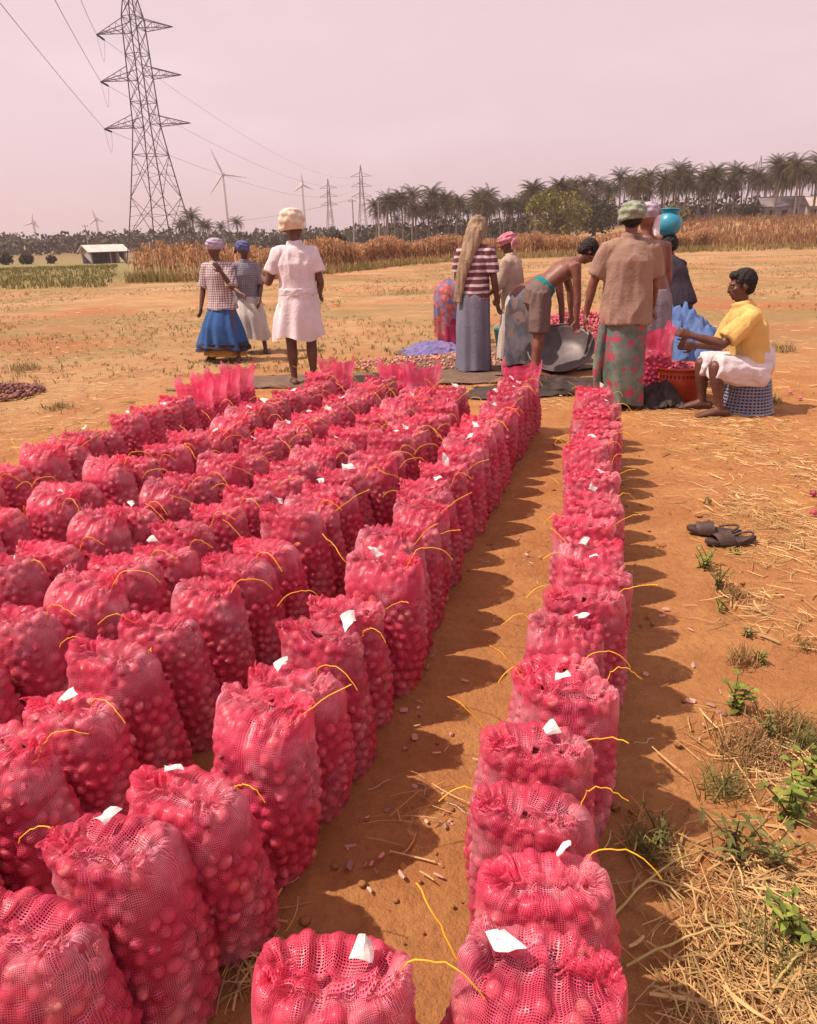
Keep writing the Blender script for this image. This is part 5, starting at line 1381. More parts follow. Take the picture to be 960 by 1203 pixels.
# ---- hut and farm building
M_roofw = mat('whitewashed_roof', (0.66, 0.60, 0.56, 1), (0.56, 0.49, 0.45, 1), 1.2, 0.85); M_wall = mat('grey_plaster', (0.34, 0.29, 0.30, 1), (0.27, 0.22, 0.23, 1), 1.5, 0.9); M_inside_shade = mat('interior_shade', (0.035, 0.026, 0.026, 1), None, 3, 0.9); M_brickr = mat('red_door', (0.24, 0.085, 0.06, 1), None, 3, 0.9)  # the near-black tone paints shade inside the hut and windows
def hut():
    Y = 112.0; a = at_far(97, 308, Y); b = at_far(150, 308, Y); z0 = gzf(a.x, Y); W = b.x - a.x
    t = thing('hut', 'low grey hut with a whitish pitched roof and open shaded front', 'hut', ((a.x + b.x) / 2, Y, z0), R(42))
    h, D = 1.55, 3.4; w = W / 2 * 0.78
    m = MB(); m.box((0, D / 2, h / 2), (2 * w, 0.2, h)); m.build('back_wall', M_wall, t)
    for s in (-1, 1):
        m = MB(); m.add([(s * w, -D / 2, 0), (s * w, D / 2, 0), (s * w, D / 2, h), (s * w, 0, h + 0.85), (s * w, -D / 2, h)] + [(s * (w - 0.2), y, z) for y, z in ((-D / 2, 0), (D / 2, 0), (D / 2, h), (0, h + 0.85), (-D / 2, h))],
                        [[0, 1, 2, 2], [0, 2, 3, 4], [5, 7, 6, 6], [5, 9, 8, 7], [0, 5, 6, 1], [1, 6, 7, 2], [2, 7, 8, 3], [3, 8, 9, 4], [4, 9, 5, 0]]); m.build('gable_wall', M_wall, t)
    m = MB(); m.box((-w * 0.55, -D / 2 + 0.1, h / 2), (w * 0.85, 0.18, h)); m.build('shaded_opening', M_inside_shade, t)  # solid dark panel painted as the shade inside the open front
    for x in (0.1, 0.55, 0.92): m = MB(); m.box((w * x, -D / 2 + 0.05, h / 2), (0.22, 0.22, h)); m.build('post', M_wall, t)
    m = MB(); m.box((w * 0.35, -D / 2 + 1.0, h / 2 - 0.05), (0.9, 0.1, h - 0.1)); m.build('door', M_brickr, t)
    for s in (-1, 1):
        L = math.hypot(D / 2 + 0.5, 0.95); an = math.atan2(0.95, D / 2 + 0.5); m = MB(); m.box((0, s * (D / 4 + 0.22), h + 0.48), (2 * w + 0.9, L, 0.07), (-s * an, 0, 0)); m.build('roof_slope', M_roofw, t)
hut()
def farmhouse(px0, px1, py0, py1, Y, label, roofm, wallm):
    a = at_far(px0, py1, Y); b = at_far(px1, py1, Y); c = at_far(px0, py0, Y); z0 = gzf((a.x + b.x) / 2, Y); W = b.x - a.x; H_ = c.z - z0
    t = thing('farm_building', label, 'building', ((a.x + b.x) / 2, Y, z0), R(-6)); D = 6.0; h = H_ * 0.55
    for s in (-1, 1):
        m = MB(); m.box((0, s * D / 2, h / 2), (W, 0.25, h)); m.build('long_wall', wallm, t); m = MB(); m.box((s * W / 2, 0, h / 2), (0.25, D - 0.3, h)); m.build('end_wall', wallm, t)
        rh = H_ - h; L = math.hypot(D / 2 + 0.6, rh); an = math.atan2(rh, D / 2 + 0.6); m = MB(); m.box((0, s * (D / 4 + 0.1), h + rh * 0.46), (W + 1.2, L, 0.12), (-s * an, 0, 0)); m.build('roof_slope', roofm, t)
    for k in range(3): m = MB(); m.box((-W * 0.3 + k * W * 0.3, -D / 2 - 0.14, h * 0.45), (1.1, 0.08, h * 0.55)); m.build('window', M_inside_shade, t)
M_tile = mat('grey_roof_tiles', (0.24, 0.195, 0.20, 1), (0.17, 0.135, 0.14, 1), 0.8, 0.9); M_offw = mat('offwhite_wall', (0.58, 0.47, 0.43, 1), None, 1, 0.9)
farmhouse(893, 938, 231, 249, 172, 'long low grey roofed farm building among the palms', M_tile, M_wall); farmhouse(944, 975, 230, 246, 178, 'small pale farm building beside the long grey one', M_offw, M_offw)

# ---- coconut palms
M_frond = mat('palm_frond', (0.050, 0.046, 0.015, 1), (0.090, 0.066, 0.026, 1), 0.6, 0.85, 0.1, trans=0.15, rand=0.3); M_ptrunk = mat('palm_trunk', (0.22, 0.165, 0.14, 1), (0.15, 0.11, 0.095, 1), 2, 0.9, rand=0.2)
def palm_variant(seed):
    g = np.random.default_rng(seed); H_ = 10.0
    bx, by = g.uniform(-0.8, 0.8, 2); P = [(bx * t * t, by * t * t, H_ * t) for t in np.linspace(0, 1, 9)]
    tr = MB(); tr.tube(P, np.linspace(0.24, 0.13, 9), 7); top = np.array(P[-1]); cr = MB(); nf = 30
    for k in range(nf):
        az = k * 2.399 + g.uniform(-0.2, 0.2); el = R(80) - (k / nf) * R(118) + g.uniform(-0.12, 0.12); L = g.uniform(3.6, 4.7)
        h = np.array([math.cos(az), math.sin(az), 0]); side = np.array([-math.sin(az), math.cos(az), 0])
        pts = []; p = top.copy(); e = el
        for i in range(11):
            pts.append(p.copy()); p = p + (h * math.cos(e) + np.array([0, 0, 1]) * math.sin(e)) * L / 10; e -= R(9.5) * (0.6 + i / 10)
        pts = np.array(pts)
        for s in (-1, 1):
            for i in range(1, 10):
                for q in (0.0, 0.5):
                    b = pts[i] + (pts[i + 1] - pts[i]) * q; d = unit(pts[i + 1] - pts[i]); w = 0.85 * math.sin(math.pi * min((i + q) / 10.5 + 0.12, 1)) * g.uniform(0.8, 1.15)
                    dr = unit(side * s + d * 0.55 + np.array([0, 0, -0.55 - 0.25 * g.random()])); tip = b + dr * w
                    cr.add([b - d * 0.07, b + d * 0.07, tip], [[0, 1, 2]])
        cr.tube(pts, np.linspace(0.05, 0.012, 11), 3, cap=False)
    for k in range(6): a = g.uniform(0, 6.28); ball(cr, top + np.array([0.28 * math.cos(a), 0.28 * math.sin(a), -0.35]), 0.15)
    return tr.mesh('trunk', M_ptrunk, True), cr.mesh('crown', M_frond, False)
PALMS = [palm_variant(700 + k) for k in range(5)]
pal_g = np.random.default_rng(77)
def palm(x, y, h, label, group):
    v = PALMS[int(pal_g.integers(0, 5))]; s = h / 12.6
    o = thing('coconut_palm', label, 'palm tree', (x, y, gzf(x, y) - 0.05), float(pal_g.uniform(0, 6.28)), group); o.scale = (s * pal_g.uniform(0.95, 1.1),) * 2 + (s,)
    obj('trunk', v[0], o); obj('crown', v[1], o)
GL = 'coconut palm in the dense grove beyond the dry fields'
# dense grove, front rank then deeper ranks
for rank, (Yr, dxm) in enumerate(((164, 3.3), (172, 3.4), (182, 3.5), (194, 3.8), (208, 4.2), (226, 4.8))):
    x0 = at_far(440, 278, Yr).x; x1 = at_far(1010, 262, Yr).x; x = x0 + rank * 1.3
    while x < x1:
        xx = x + pal_g.uniform(-1.6, 1.6); yy = Yr + pal_g.uniform(-6, 6)
        palm(xx, yy, (pal_g.uniform(8.5, 12.6) if rank % 2 else pal_g.uniform(6.5, 11.8)) * (1.0 + 0.12 * float(sstep(40, 95, xx))) * (1 + 0.02 * rank), GL, 'palms of the grove'); x += dxm * pal_g.uniform(0.75, 1.25)
for (px, pt, Y, lab) in ((231, 243, 150, 'palm cluster'), (222, 255, 152, ''), (241, 256, 148, ''), (212, 257, 155, ''), (246, 258, 146, ''), (263, 259, 175, 's'), (280, 253, 185, 't')):
    b = at_far(px, 285, Y); z = at_far(px, pt, Y).z - gzf(b.x, Y)
    palm(b.x, Y, z * 1.02, 'coconut palm in the small clump behind the tall pylon' if Y < 160 else ('coconut palm standing alone between the clump and the largest turbine' if lab == 's' else 'lone slender coconut palm behind the two women'), 'palms near the pylon')
# ---- leafy trees, bushes, far wood
M_leafg = mat('leaf_olive', (0.20, 0.185, 0.035, 1), (0.135, 0.125, 0.03, 1), 0.5, 0.7, 0.25, trans=0.2, attr='shade'); M_leafd = mat('leaf_dull', (0.085, 0.07, 0.032, 1), (0.06, 0.05, 0.025, 1), 0.5, 0.7, 0.25, trans=0.15, attr='shade'); M_bark = mat('bark', (0.12, 0.085, 0.07, 1), None, 4, 0.9)
def leaf_cloud(m, c, r, n, size, g, flat=0.75):
    u = g.normal(size=(n, 3)); u /= np.linalg.norm(u, axis=1)[:, None]; rad = g.uniform(0.55, 1.0, n) ** 0.5
    P = np.asarray(c) + u * rad[:, None] * np.asarray(r)
    for p in P:
        a = g.normal(size=3); a /= np.linalg.norm(a); b = np.cross(a, g.normal(size=3)); b /= np.linalg.norm(b) + 1e-9; s = size * g.uniform(0.6, 1.4)
        m.add([p - a * s, p + b * s * 0.6, p + a * s, p - b * s * 0.6], [[0, 1, 2, 3]], g.uniform(0, 1))
def leafy_tree(px, pt, pb, wpx, Y, mt, label, seed, n=2600):
    g = np.random.default_rng(seed); b = at_far(px, pb, Y); z0 = gzf(b.x, Y); H_ = at_far(px, pt, Y).z - z0; W = wpx / FPX * Y * 0.94
    t = thing('leafy_tree', label, 'tree', (b.x, Y, z0)); m = MB(); m.tube([(0, 0, 0), (0.1, 0, H_ * 0.3), (0, 0, H_ * 0.6)], [0.4, 0.3, 0.15], 8)
    for k in range(6): a = k * 1.05; m.tube([(0, 0, H_ * 0.25), (math.cos(a) * W * 0.2, math.sin(a) * W * 0.2, H_ * 0.5), (math.cos(a) * W * 0.35, math.sin(a) * W * 0.35, H_ * 0.62)], [0.18, 0.12, 0.05], 5)
    m.build('trunk', M_bark, t, True); m = MB()
    for k in range(26):
        a = g.uniform(0, 6.28); rr_ = math.sqrt(g.uniform(0, 1)) * 0.36 * W; zz = H_ * (0.52 + 0.30 * (1 - (rr_ / (0.36 * W)) ** 2) * g.uniform(0.3, 1.0))
        if k % 3 == 0: zz = H_ * g.uniform(0.2, 0.5)
        leaf_cloud(m, (rr_ * math.cos(a), rr_ * math.sin(a), zz), (W * 0.17, W * 0.17, H_ * 0.19), n // 26, 0.26, g)
    m.build('crown', mt, t, False, 'shade')
leafy_tree(652, 218, 282, 92, 128, M_leafg, 'round olive green tree in front of the palm grove', 801); leafy_tree(697, 226, 282, 62, 138, M_leafd, 'dull brownish round tree beside the olive green one', 802)
leafy_tree(790, 238, 276, 34, 140, M_leafg, 'small yellowish bush at the foot of the palms', 803, 1200)
leafy_tree(880, 236, 262, 34, 150, M_leafd, 'dark bush beside the long farm building', 804, 1200)
for k, (px, pt, w) in enumerate(((8, 296, 16), (33, 298, 18), (62, 300, 12), (395, 272, 30), (370, 276, 18))):
    leafy_tree(px, pt, 312 if px < 100 else 290, w, 118, M_leafd, ['dark low bush at the far edge of the green crop', 'wide low bush beside the dark one by the green crop', 'smallest bush by the green crop, nearest the hut', 'broad low bush behind the maize near the poles', 'low bush behind the maize next to the broad one'][k], 810 + k, 600)
def far_wood():
    g = np.random.default_rng(820); m = MB()
    for k in range(340):
        px = g.uniform(-60, 470); Y = g.uniform(230, 330); b = at_far(px, 285, Y); z0 = gzf(b.x, Y); H_ = (g.uniform(5.0, 7.6) if px < 240 else g.uniform(4.2, 6.6)) * (Y / 270)
        leaf_cloud(m, (b.x, Y, z0 + H_ * 0.50), (g.uniform(2.0, 3.6), 2.6, H_ * 0.5), 34, 0.75, g)
    o = m.build('far_wood', mat('far_wood_leaf', (0.055, 0.058, 0.028, 1), (0.085, 0.065, 0.04, 1), 0.05, 0.8, 0.2, attr='shade'), None, False, 'shade'); tag(o, 'low dark band of distant woodland along the horizon', 'wood', kind='stuff')
far_wood()
def undergrowth():
    g = np.random.default_rng(825); m = MB()
    for k in range(420):
        px = g.uniform(445, 1000); Y = g.uniform(178, 262); b = at_far(px, 275, Y); z0 = gzf(b.x, Y)
        leaf_cloud(m, (b.x, Y, z0 + 2.0), (g.uniform(2.0, 3.6), 2.4, g.uniform(1.8, 4.2)), 40, 0.55, g)
    o = m.build('grove_undergrowth', MATS['leaf_dull'], None, False, 'shade'); tag(o, 'dark tangled undergrowth between the palms of the grove', 'undergrowth', kind='stuff')
undergrowth()

# ---- dry maize, weeds, crop
M_maize = mat('dry_maize', (0.48, 0.275, 0.140, 1), (0.34, 0.175, 0.090, 1), 1.1, 0.85, 0.2, trans=0.25, attr='shade')
def maize_plant(m, p, h, g):
    sh = g.uniform(0, 1); x, y, z = p; lx, ly = g.normal(0, 0.08, 2)
    m.bar((x, y, z), (x + lx, y + ly, z + h), 0.018, 3, 0.008, a=sh)
    for k in range(int(g.integers(6, 9))):
        a = g.uniform(0, 6.28); zz = h * g.uniform(0.25, 0.97); d = np.array([math.cos(a), math.sin(a), 0]); s = np.array([-d[1], d[0], 0]); L = g.uniform(0.28, 0.55); f = zz / h
        b = np.array([x + lx * f, y + ly * f, z + zz]); mid = b + d * L * 0.5 + np.array([0, 0, L * 0.25]); tip = b + d * L * 0.85 + np.array([0, 0, -L * g.uniform(0.1, 0.9)]); w = 0.032
        m.add([b - s * w * 0.5, b + s * w * 0.5, mid + s * w, mid - s * w], [[0, 1, 2, 3]], min(1, max(0, sh + g.normal(0, 0.2)))); m.add([mid - s * w, mid + s * w, tip], [[0, 1, 2]], min(1, max(0, sh + g.normal(0, 0.2))))
def maize():
    g = np.random.default_rng(830); fa = np.array(at(162, 324)); fb = np.array(at(835, 292)); pts = []
    # front edge polyline from the pixel line of the maize foot
    edge = [np.array(at(px, py)) for px, py in ((160, 327), (230, 325), (330, 322), (420, 313), (480, 306), (560, 301), (640, 298), (720, 296), (790, 293), (838, 291))]
    seg = np.array([np.linalg.norm(edge[i + 1] - edge[i]) for i in range(len(edge) - 1)]); cum = np.concatenate([[0], np.cumsum(seg)])
    N = 3600; u = g.uniform(0, 1, N) ** 0.85 * cum[-1]; dep = g.uniform(0, 1, N) ** 1.6 * 26; dep[:900] = g.uniform(0, 1.6, 900)
    ex = np.interp(u, cum, [e[0] for e in edge]); ey = np.interp(u, cum, [e[1] for e in edge]); k = 1 + dep / np.hypot(ex, ey)
    m = MB(); single = 0
    for i in np.argsort(np.hypot(ex * k, ey * k)):
        x, y = ex[i] * k[i], ey[i] * k[i]; h = g.uniform(1.15, 1.75) * (0.85 + 0.15 * math.sin(u[i] * 0.7))
        if single < 60 and dep[i] < 1.0:
            q = MB(); maize_plant(q, (0, 0, 0), h, g); o = q.build('maize_plant', M_maize, None, False, 'shade', loc=(x, y, gzf(x, y))); tag(o, 'dry maize plant on the near edge of the standing maize', 'maize', 'maize plants along the field edge'); single += 1
        else: maize_plant(m, (x, y, gzf(x, y)), h, g)
    o = m.build('maize_field', M_maize, None, False, 'shade'); tag(o, 'standing field of dry brown maize behind the workers', 'maize', kind='stuff')
maize()
def blades(name, label, cat, pts, hts, width, mt, seed, per=3, lean=0.35):
    g = np.random.default_rng(seed); n = len(pts) * per; P = np.repeat(np.asarray(pts, float), per, 0); h = np.repeat(np.asarray(hts, float), per) * g.uniform(0.6, 1.1, n)
    a = g.uniform(0, 6.28, n); P[:, :2] += g.normal(0, 1, (n, 2)) * (width * 1.5)[:, None] if hasattr(width, '__len__') else g.normal(0, width * 1.6, (n, 2))
    d = np.stack([np.cos(a), np.sin(a), np.zeros(n)], 1); s = np.stack([-np.sin(a), np.cos(a), np.zeros(n)], 1); b = g.uniform(0, 6.28, n); ld = np.stack([np.cos(b), np.sin(b), np.zeros(n)], 1) * (g.uniform(0, lean * 2, n) * h)[:, None]
    w = width; mid = P + ld * 0.35 + np.array([0, 0, 1.0]) * (h * 0.6)[:, None]; tip = P + ld + np.array([0, 0, 1.0]) * h[:, None]
    V = np.stack([P - s * w * 0.5, P + s * w * 0.5, mid + s * w * 0.4, mid - s * w * 0.4, tip], 1).reshape(-1, 3); k = np.arange(n)[:, None] * 5
    o = obj(name, mesh_np(name, V, [k + np.array([0, 1, 2, 3]), k + np.array([3, 2, 4])], mt, False, attrs={'shade': np.repeat(g.uniform(0, 1, n), 5)})); tag(o, label, cat, kind='stuff'); return o
g = np.random.default_rng(840)
M_weedr = mat('rusty_weeds', (0.235, 0.120, 0.060, 1), (0.31, 0.175, 0.085, 1), 0.12, 0.9, 0.15, trans=0.2, attr='shade'); M_green = mat('green_crop', (0.19, 0.175, 0.062, 1), (0.25, 0.21, 0.08, 1), 0.15, 0.8, 0.2, trans=0.25, attr='shade'); M_straw = mat('straw', (0.60, 0.42, 0.20, 1), (0.46, 0.29, 0.12, 1), 2, 0.8, 0.25, trans=0.15, attr='shade'); M_grass = mat('field_grass', (0.21, 0.175, 0.060, 1), (0.36, 0.255, 0.115, 1), 0.3, 0.8, 0.2, trans=0.25, attr='shade')
x = g.uniform(17, 150, 9000); y = 66 + (g.uniform(0, 1, 9000) ** 1.3) * 85; k = (x > 0.33 * y + 2); x, y = x[k], y[k]
blades('dry_weeds', 'rusty brown weeds covering the rising field before the grove', 'weeds', np.stack([x, y, gz(x, y)], 1), g.uniform(0.6, 1.35, len(x)), 0.09, M_weedr, 841, 4)
x = g.uniform(8, 60, 2500); y = 55 + g.uniform(0, 1, 2500) * 18; k = (x > 0.30 * y) & (x < 0.7 * y); x, y = x[k], y[k]
blades('field_margin', 'dry grassy margin before the rusty weeds', 'weeds', np.stack([x, y, gz(x, y)], 1), g.uniform(0.15, 0.5, len(x)), 0.05, M_grass, 842, 4)
x = -g.uniform(11.5, 75, 9000); y = 29.5 + g.uniform(0, 1, 9000) ** 1.4 * 60; k = (-x > 0.36 * y + 0.5); x, y = x[k], y[k]
blades('green_crop', 'low green crop in the field below the hut', 'crop', np.stack([x, y, gz(x, y)], 1), g.uniform(0.12, 0.30, len(x)), 0.05, M_green, 843, 4)
# weedy fringe along the foot of the maize
ed = [np.array(at(px, py)) for px, py in ((150, 331), (230, 330), (330, 327), (420, 318), (480, 311), (560, 305), (640, 302), (720, 299), (840, 294))]
pp = []
for i in range(len(ed) - 1):
    for _ in range(260): t = g.random(); q = ed[i] + (ed[i + 1] - ed[i]) * t; q = q * (1 + g.normal(0, 0.02)); pp.append((q[0], q[1], gzf(q[0], q[1])))
blades('weedy_fringe', 'greenish weeds along the foot of the maize', 'weeds', np.array(pp), g.uniform(0.2, 0.55, len(pp)), 0.035, M_grass, 844, 4)
# field between the people and the maize: stubble and grass in patches
def patchy(n, x0, x1, y0, y1, sc, thr, seed):
    gg = np.random.default_rng(seed); P = np.stack([gg.uniform(x0, x1, n), y0 + (y1 - y0) * gg.uniform(0, 1, n) ** 1.5, np.zeros(n)], 1); v = vnoise(P, sc, seed, 3); P = P[v > thr]; P = P[np.abs(P[:, 0]) < 0.72 * P[:, 1] + 1]; return P
P = patchy(34000, -28, 30, 8.2, 44, 0.22, -0.12, 845); blades('field_grass', 'thin dry grass growing in patches over the harvested field', 'grass', P, g.uniform(0.025, 0.10, len(P)) * (0.5 + 0.5 * (vnoise(P, 0.3, 33, 2) > 0)), 0.011, M_grass, 846, 4, 0.8)
# ================================================================== litter and weeds
def straws(name, label, P, L, w, mt, seed, lift=0.012):
    g = np.random.default_rng(seed); n = len(P); a = g.uniform(0, 6.28, n); d = np.stack([np.cos(a), np.sin(a), g.normal(0, 0.10, n)], 1); s = np.stack([-np.sin(a), np.cos(a), np.zeros(n)], 1)
    L = L * g.uniform(0.35, 1.3, n); w = w * g.lognormal(-0.2, 0.5, n); b = g.normal(0, 0.2, n) * L; P = P.copy(); P[:, 2] += g.uniform(0.003, lift, n)
    K = 4; rows = []
    for k in range(K):
        t = k / (K - 1) - 0.5; c = P + d * (L * t)[:, None] + s * (b * (t * t - 0.25))[:, None]; c[:, 2] = np.maximum(c[:, 2], P[:, 2] * 0 + 0.003 + gz(c[:, 0], c[:, 1]))
        ww = w * (1 - 0.6 * abs(t)); up = np.zeros((n, 3)); up[:, 2] = ww * 0.55
        rows.append(np.stack([c - s * ww[:, None] * 0.5, c + up, c + s * ww[:, None] * 0.5], 1))
    V = np.stack(rows, 1).reshape(-1, 3); base = np.arange(n)[:, None] * (3 * K); F = []
    for k in range(K - 1):
        for q in (0, 1): F.append(base + np.array([3 * k + q, 3 * k + q + 1, 3 * k + 4 + q, 3 * k + 3 + q]))
    o = obj(name, mesh_np(name, V, F, mt, False, attrs={'shade': np.repeat(g.uniform(0, 1, n), 3 * K)})); tag(o, label, 'straw', kind='stuff'); return o
g = np.random.default_rng(900)
def spots(lst, seed):
    gg = np.random.default_rng(seed); out = []
    for px, py, rx, ry, n in lst:
        c = at(px, py); e = at(px + rx, py); f = at(px, py - ry); sx = abs(e.x - c.x); sy = abs(f.y - c.y)
        q = gg.normal(0, 0.55, (n, 2)); out.append(np.stack([c.x + q[:, 0] * sx, c.y + q[:, 1] * sy, np.zeros(n)], 1))
    P = np.concatenate(out); P = P[P[:, 1] > 0.45]; return P
P = spots([(885, 1110, 110, 90, 420), (935, 1060, 80, 70, 240), (840, 1185, 80, 60, 150), (900, 900, 75, 60, 200), (940, 1180, 60, 50, 220), (780, 1000, 40, 40, 90), (300, 1130, 28, 40, 60), (500, 960, 60, 60, 25)], 901)
straws('straw_litter', 'pale straw and dry leaf litter strewn beside the single file of sacks', P, 0.11, 0.0034, M_straw, 902, 0.025)
P = spots([(905, 610, 75, 40, 800), (930, 545, 70, 40, 650), (900, 720, 60, 40, 150), (800, 490, 60, 16, 420), (890, 500, 80, 20, 320), (840, 530, 70, 25, 220), (650, 470, 30, 10, 120), (560, 460, 25, 8, 90), (920, 660, 60, 30, 130)], 903)
straws('straw_litter', 'dry yellow straw scattered around the sandals and the seated man', P, 0.10, 0.0036, M_straw, 904, 0.015)
n = 11000; P = np.stack([g.uniform(-12, 12, n), 5.6 + g.uniform(0, 1, n) ** 1.6 * 20, np.zeros(n)], 1); k = (np.abs(P[:, 0]) < 0.75 * P[:, 1]) & (vnoise(P, 0.5, 9, 3) > -0.12) & ((P[:, 1] > 8.6) | (P[:, 0] < -1.9) | (P[:, 0] > 2.9)); P = P[k]
straws('straw_litter', 'thin straw scattered over the dry open field', P, 0.14, 0.0075, M_straw, 905, 0.015)
# left edge: dry ground beside the outermost row
P = np.stack([g.uniform(-5.5, -2.0, 1500), g.uniform(4.0, 9.5, 1500), np.zeros(1500)], 1); P = P[P[:, 0] < -0.25 * P[:, 1] - 0.75]; straws('straw_litter', 'straw lying on the dry ground beside the outermost row', P, 0.11, 0.006, M_straw, 906)
# soil clods
def clods():
    gg = np.random.default_rng(910); n = 1100; P = np.stack([gg.uniform(-0.6, 2.6, n), 0.5 + 5.2 * gg.uniform(0, 1, n) ** 1.4, np.zeros(n)], 1); keep = vnoise(P, 1.6, 12, 3) > 0.05; P = P[keep]; m = MB()
    base = np.array([[1, 0, 0], [-1, 0, 0], [0, 1, 0], [0, -1, 0], [0, 0, 1], [0, 0, -1]], float); F = np.array([[0, 2, 4], [2, 1, 4], [1, 3, 4], [3, 0, 4], [2, 0, 5], [1, 2, 5], [3, 1, 5], [0, 3, 5]])
    # subdivide the octahedron once
    for p in P:
        r = gg.lognormal(-5.0, 0.5); V = (ON_V * gg.uniform(0.85, 1.15, (len(ON_V), 1)) * r) @ rand_rot(gg).T; V[:, 2] *= 0.6; m.add(V + p + (0, 0, r * 0.15), ON_Q); m.F3.append(ON_T + m.n - len(ON_V))
    o = m.build('soil_clods', MG, None, True); tag(o, 'small clods of red soil scattered over the path', 'soil', kind='stuff')
clods()
# onion skins and loose onions by the rows
P = spots([(500, 900, 60, 160, 40), (640, 690, 20, 60, 25), (780, 760, 40, 120, 30), (860, 850, 40, 60, 20), (420, 1000, 60, 60, 15)], 911); M_skinp = mat('onion_peel', (0.55, 0.28, 0.24, 1), (0.62, 0.42, 0.34, 1), 9, 0.6, trans=0.3, attr='shade'); o = straws('onion_peels', 'papery onion peels and string ends lying on the soil', P, 0.025, 0.010, M_skinp, 912)
for k, (px, py) in enumerate(((867, 832), (955, 606), (940, 470), (905, 470), (928, 463), (955, 583))):
    q = at(px, py); o = obj('onion', ME_onion, None, (q.x, q.y, 0.018), (1.2 + k, 0.4, k), 0.02); tag(o, ['stray onion lying in the dry weeds by the leafy plant', 'stray onion on the straw beyond the sandals', 'stray onion on the soil behind the seated man', 'stray onion closest to the seated man basket', 'second stray onion from the seated man basket', 'stray onion farther along the straw beyond the sandals'][k], 'onion', 'stray onions')
# pale string ends at the feet of the sacks
for k, (px, py) in enumerate(((318, 1050), (432, 930), (525, 945), (745, 875), (640, 505), (602, 585), (560, 660), (620, 665))):
    q = at(px, py); gg = np.random.default_rng(920 + k); pts = [np.array([q.x, q.y, 0.006])]; a = gg.uniform(-0.6, 0.6)
    for i in range(9): a += gg.normal(0, 0.55); pts.append(pts[-1] + np.array([math.cos(a), math.sin(a), 0]) * 0.009 + np.array([0, 0, gg.normal(0, 0.001)]))
    m = MB(); m.tube(pts, 0.0012, 4); o = m.build('string_end', M_string, None, True); tag(o, 'loose pale string end lying by a sack foot', 'string', 'string ends by the sacks')
# long stalks
M_stalk = mat('green_straw_stalk', (0.36, 0.30, 0.085, 1), (0.48, 0.37, 0.15, 1), 6, 0.7, 0.3)
for k, (a_, b_) in enumerate((((720, 1080), (830, 1000)), ((735, 1140), (870, 1090)), ((830, 1075), (850, 1115)), ((745, 1050), (800, 1062)), ((890, 1060), (955, 1095)), ((870, 1020), (960, 1035)), ((760, 1165), (800, 1200)), ((905, 1170), (955, 1120)), ((850, 655), (905, 655)), ((690, 578), (775, 558)))):
    p, q = np.array(at(*a_)), np.array(at(*b_)); gg = np.random.default_rng(930 + k); n_ = 9; s = unit(np.cross(q - p, (0, 0, 1))); bow = gg.uniform(-0.025, 0.025)
    pts = [p + (q - p) * t + s * bow * math.sin(math.pi * t) + np.array([0, 0, 0.012 + 0.03 * math.sin(math.pi * t) * gg.uniform(0.4, 1)]) for t in np.linspace(0, 1, n_)]
    m = MB(); m.tube(pts, np.linspace(0.0036, 0.002, n_), 6); o = m.build('dry_stalk', M_stalk, None, True); tag(o, 'yellowish dry plant stalk lying across the straw litter' if k < 8 else ('thin stalk lying right beside the sandals' if k == 8 else 'thin green stalk lying across the row shadow'), 'stalk', 'long stalks on the ground')
# leafy weeds
M_weed = mat('weed_leaf', (0.17, 0.235, 0.035, 1), (0.26, 0.30, 0.05, 1), 12, 0.55, 0.4, trans=0.3, attr='shade'); M_weedd = mat('weed_leaf_dull', (0.15, 0.16, 0.045, 1), (0.24, 0.20, 0.075, 1), 12, 0.7, 0.3, trans=0.3, attr='shade'); M_dryg = mat('dry_tuft', (0.34, 0.215, 0.085, 1), (0.23, 0.12, 0.055, 1), 8, 0.85, trans=0.2, attr='shade')
def leaf(m, b, d, L, w, g, curl=0.3):
    d = unit(d); s = unit(np.cross(d, (0, 0, 1)) + 1e-6); n = np.cross(s, d); sh = g.uniform(0, 1); P = []
    for t, ww in ((0, 0.12), (0.25, 0.8), (0.55, 1.0), (0.85, 0.45)):
        c = b + d * L * t + np.array([0, 0, -curl * L * t * t]); P += [c - s * w * ww * 0.5 + n * w * 0.12 * ww, c - n * w * 0.0, c + s * w * ww * 0.5 + n * w * 0.12 * ww]
    P.append(b + d * L + np.array([0, 0, -curl * L])); F = []
    for k in range(3): F += [[3 * k, 3 * k + 1, 3 * k + 4, 3 * k + 3], [3 * k + 1, 3 * k + 2, 3 * k + 5, 3 * k + 4]]
    m.add(P, F, sh); m.add(np.array(P[9:]), [[0, 1, 3], [1, 2, 3]], sh)
def weed(px, py, h, nstem, nl, lw, label, mt, seed, spread=0.5, ratio=1.6):
    g = np.random.default_rng(seed); q = at(px, py); t = thing('weed', label, 'weed', (q.x, q.y, 0), 0, 'weeds growing by the sandals and straw'); st = MB(); lf = MB()
    for k in range(nstem):
        a = g.uniform(0, 6.28); sp = g.uniform(0.1, spread); tip = np.array([math.cos(a) * sp * h, math.sin(a) * sp * h, h * g.uniform(0.55, 1.0)]); b = np.array([g.normal(0, 0.012), g.normal(0, 0.012), 0])
        pts = [b, b + (tip - b) * 0.5 + np.array([0, 0, h * 0.08]), tip]; st.tube(pts, [0.0028, 0.0022, 0.0014], 4)
        for i in range(nl):
            f = (i + 0.6) / nl; p = b + (tip - b) * f + np.array([0, 0, h * 0.08 * math.sin(math.pi * f)]); aa = a + i * 2.4 + g.uniform(-0.4, 0.4)
            leaf(lf, p, (math.cos(aa), math.sin(aa), g.uniform(0.0, 0.7)), lw * 0.78 * ratio * g.uniform(0.7, 1.2), lw * 0.78 * g.uniform(0.7, 1.1), g)
    st.build('stem', M_weedd, t, True); lf.build('leaves', mt, t, False, 'shade')
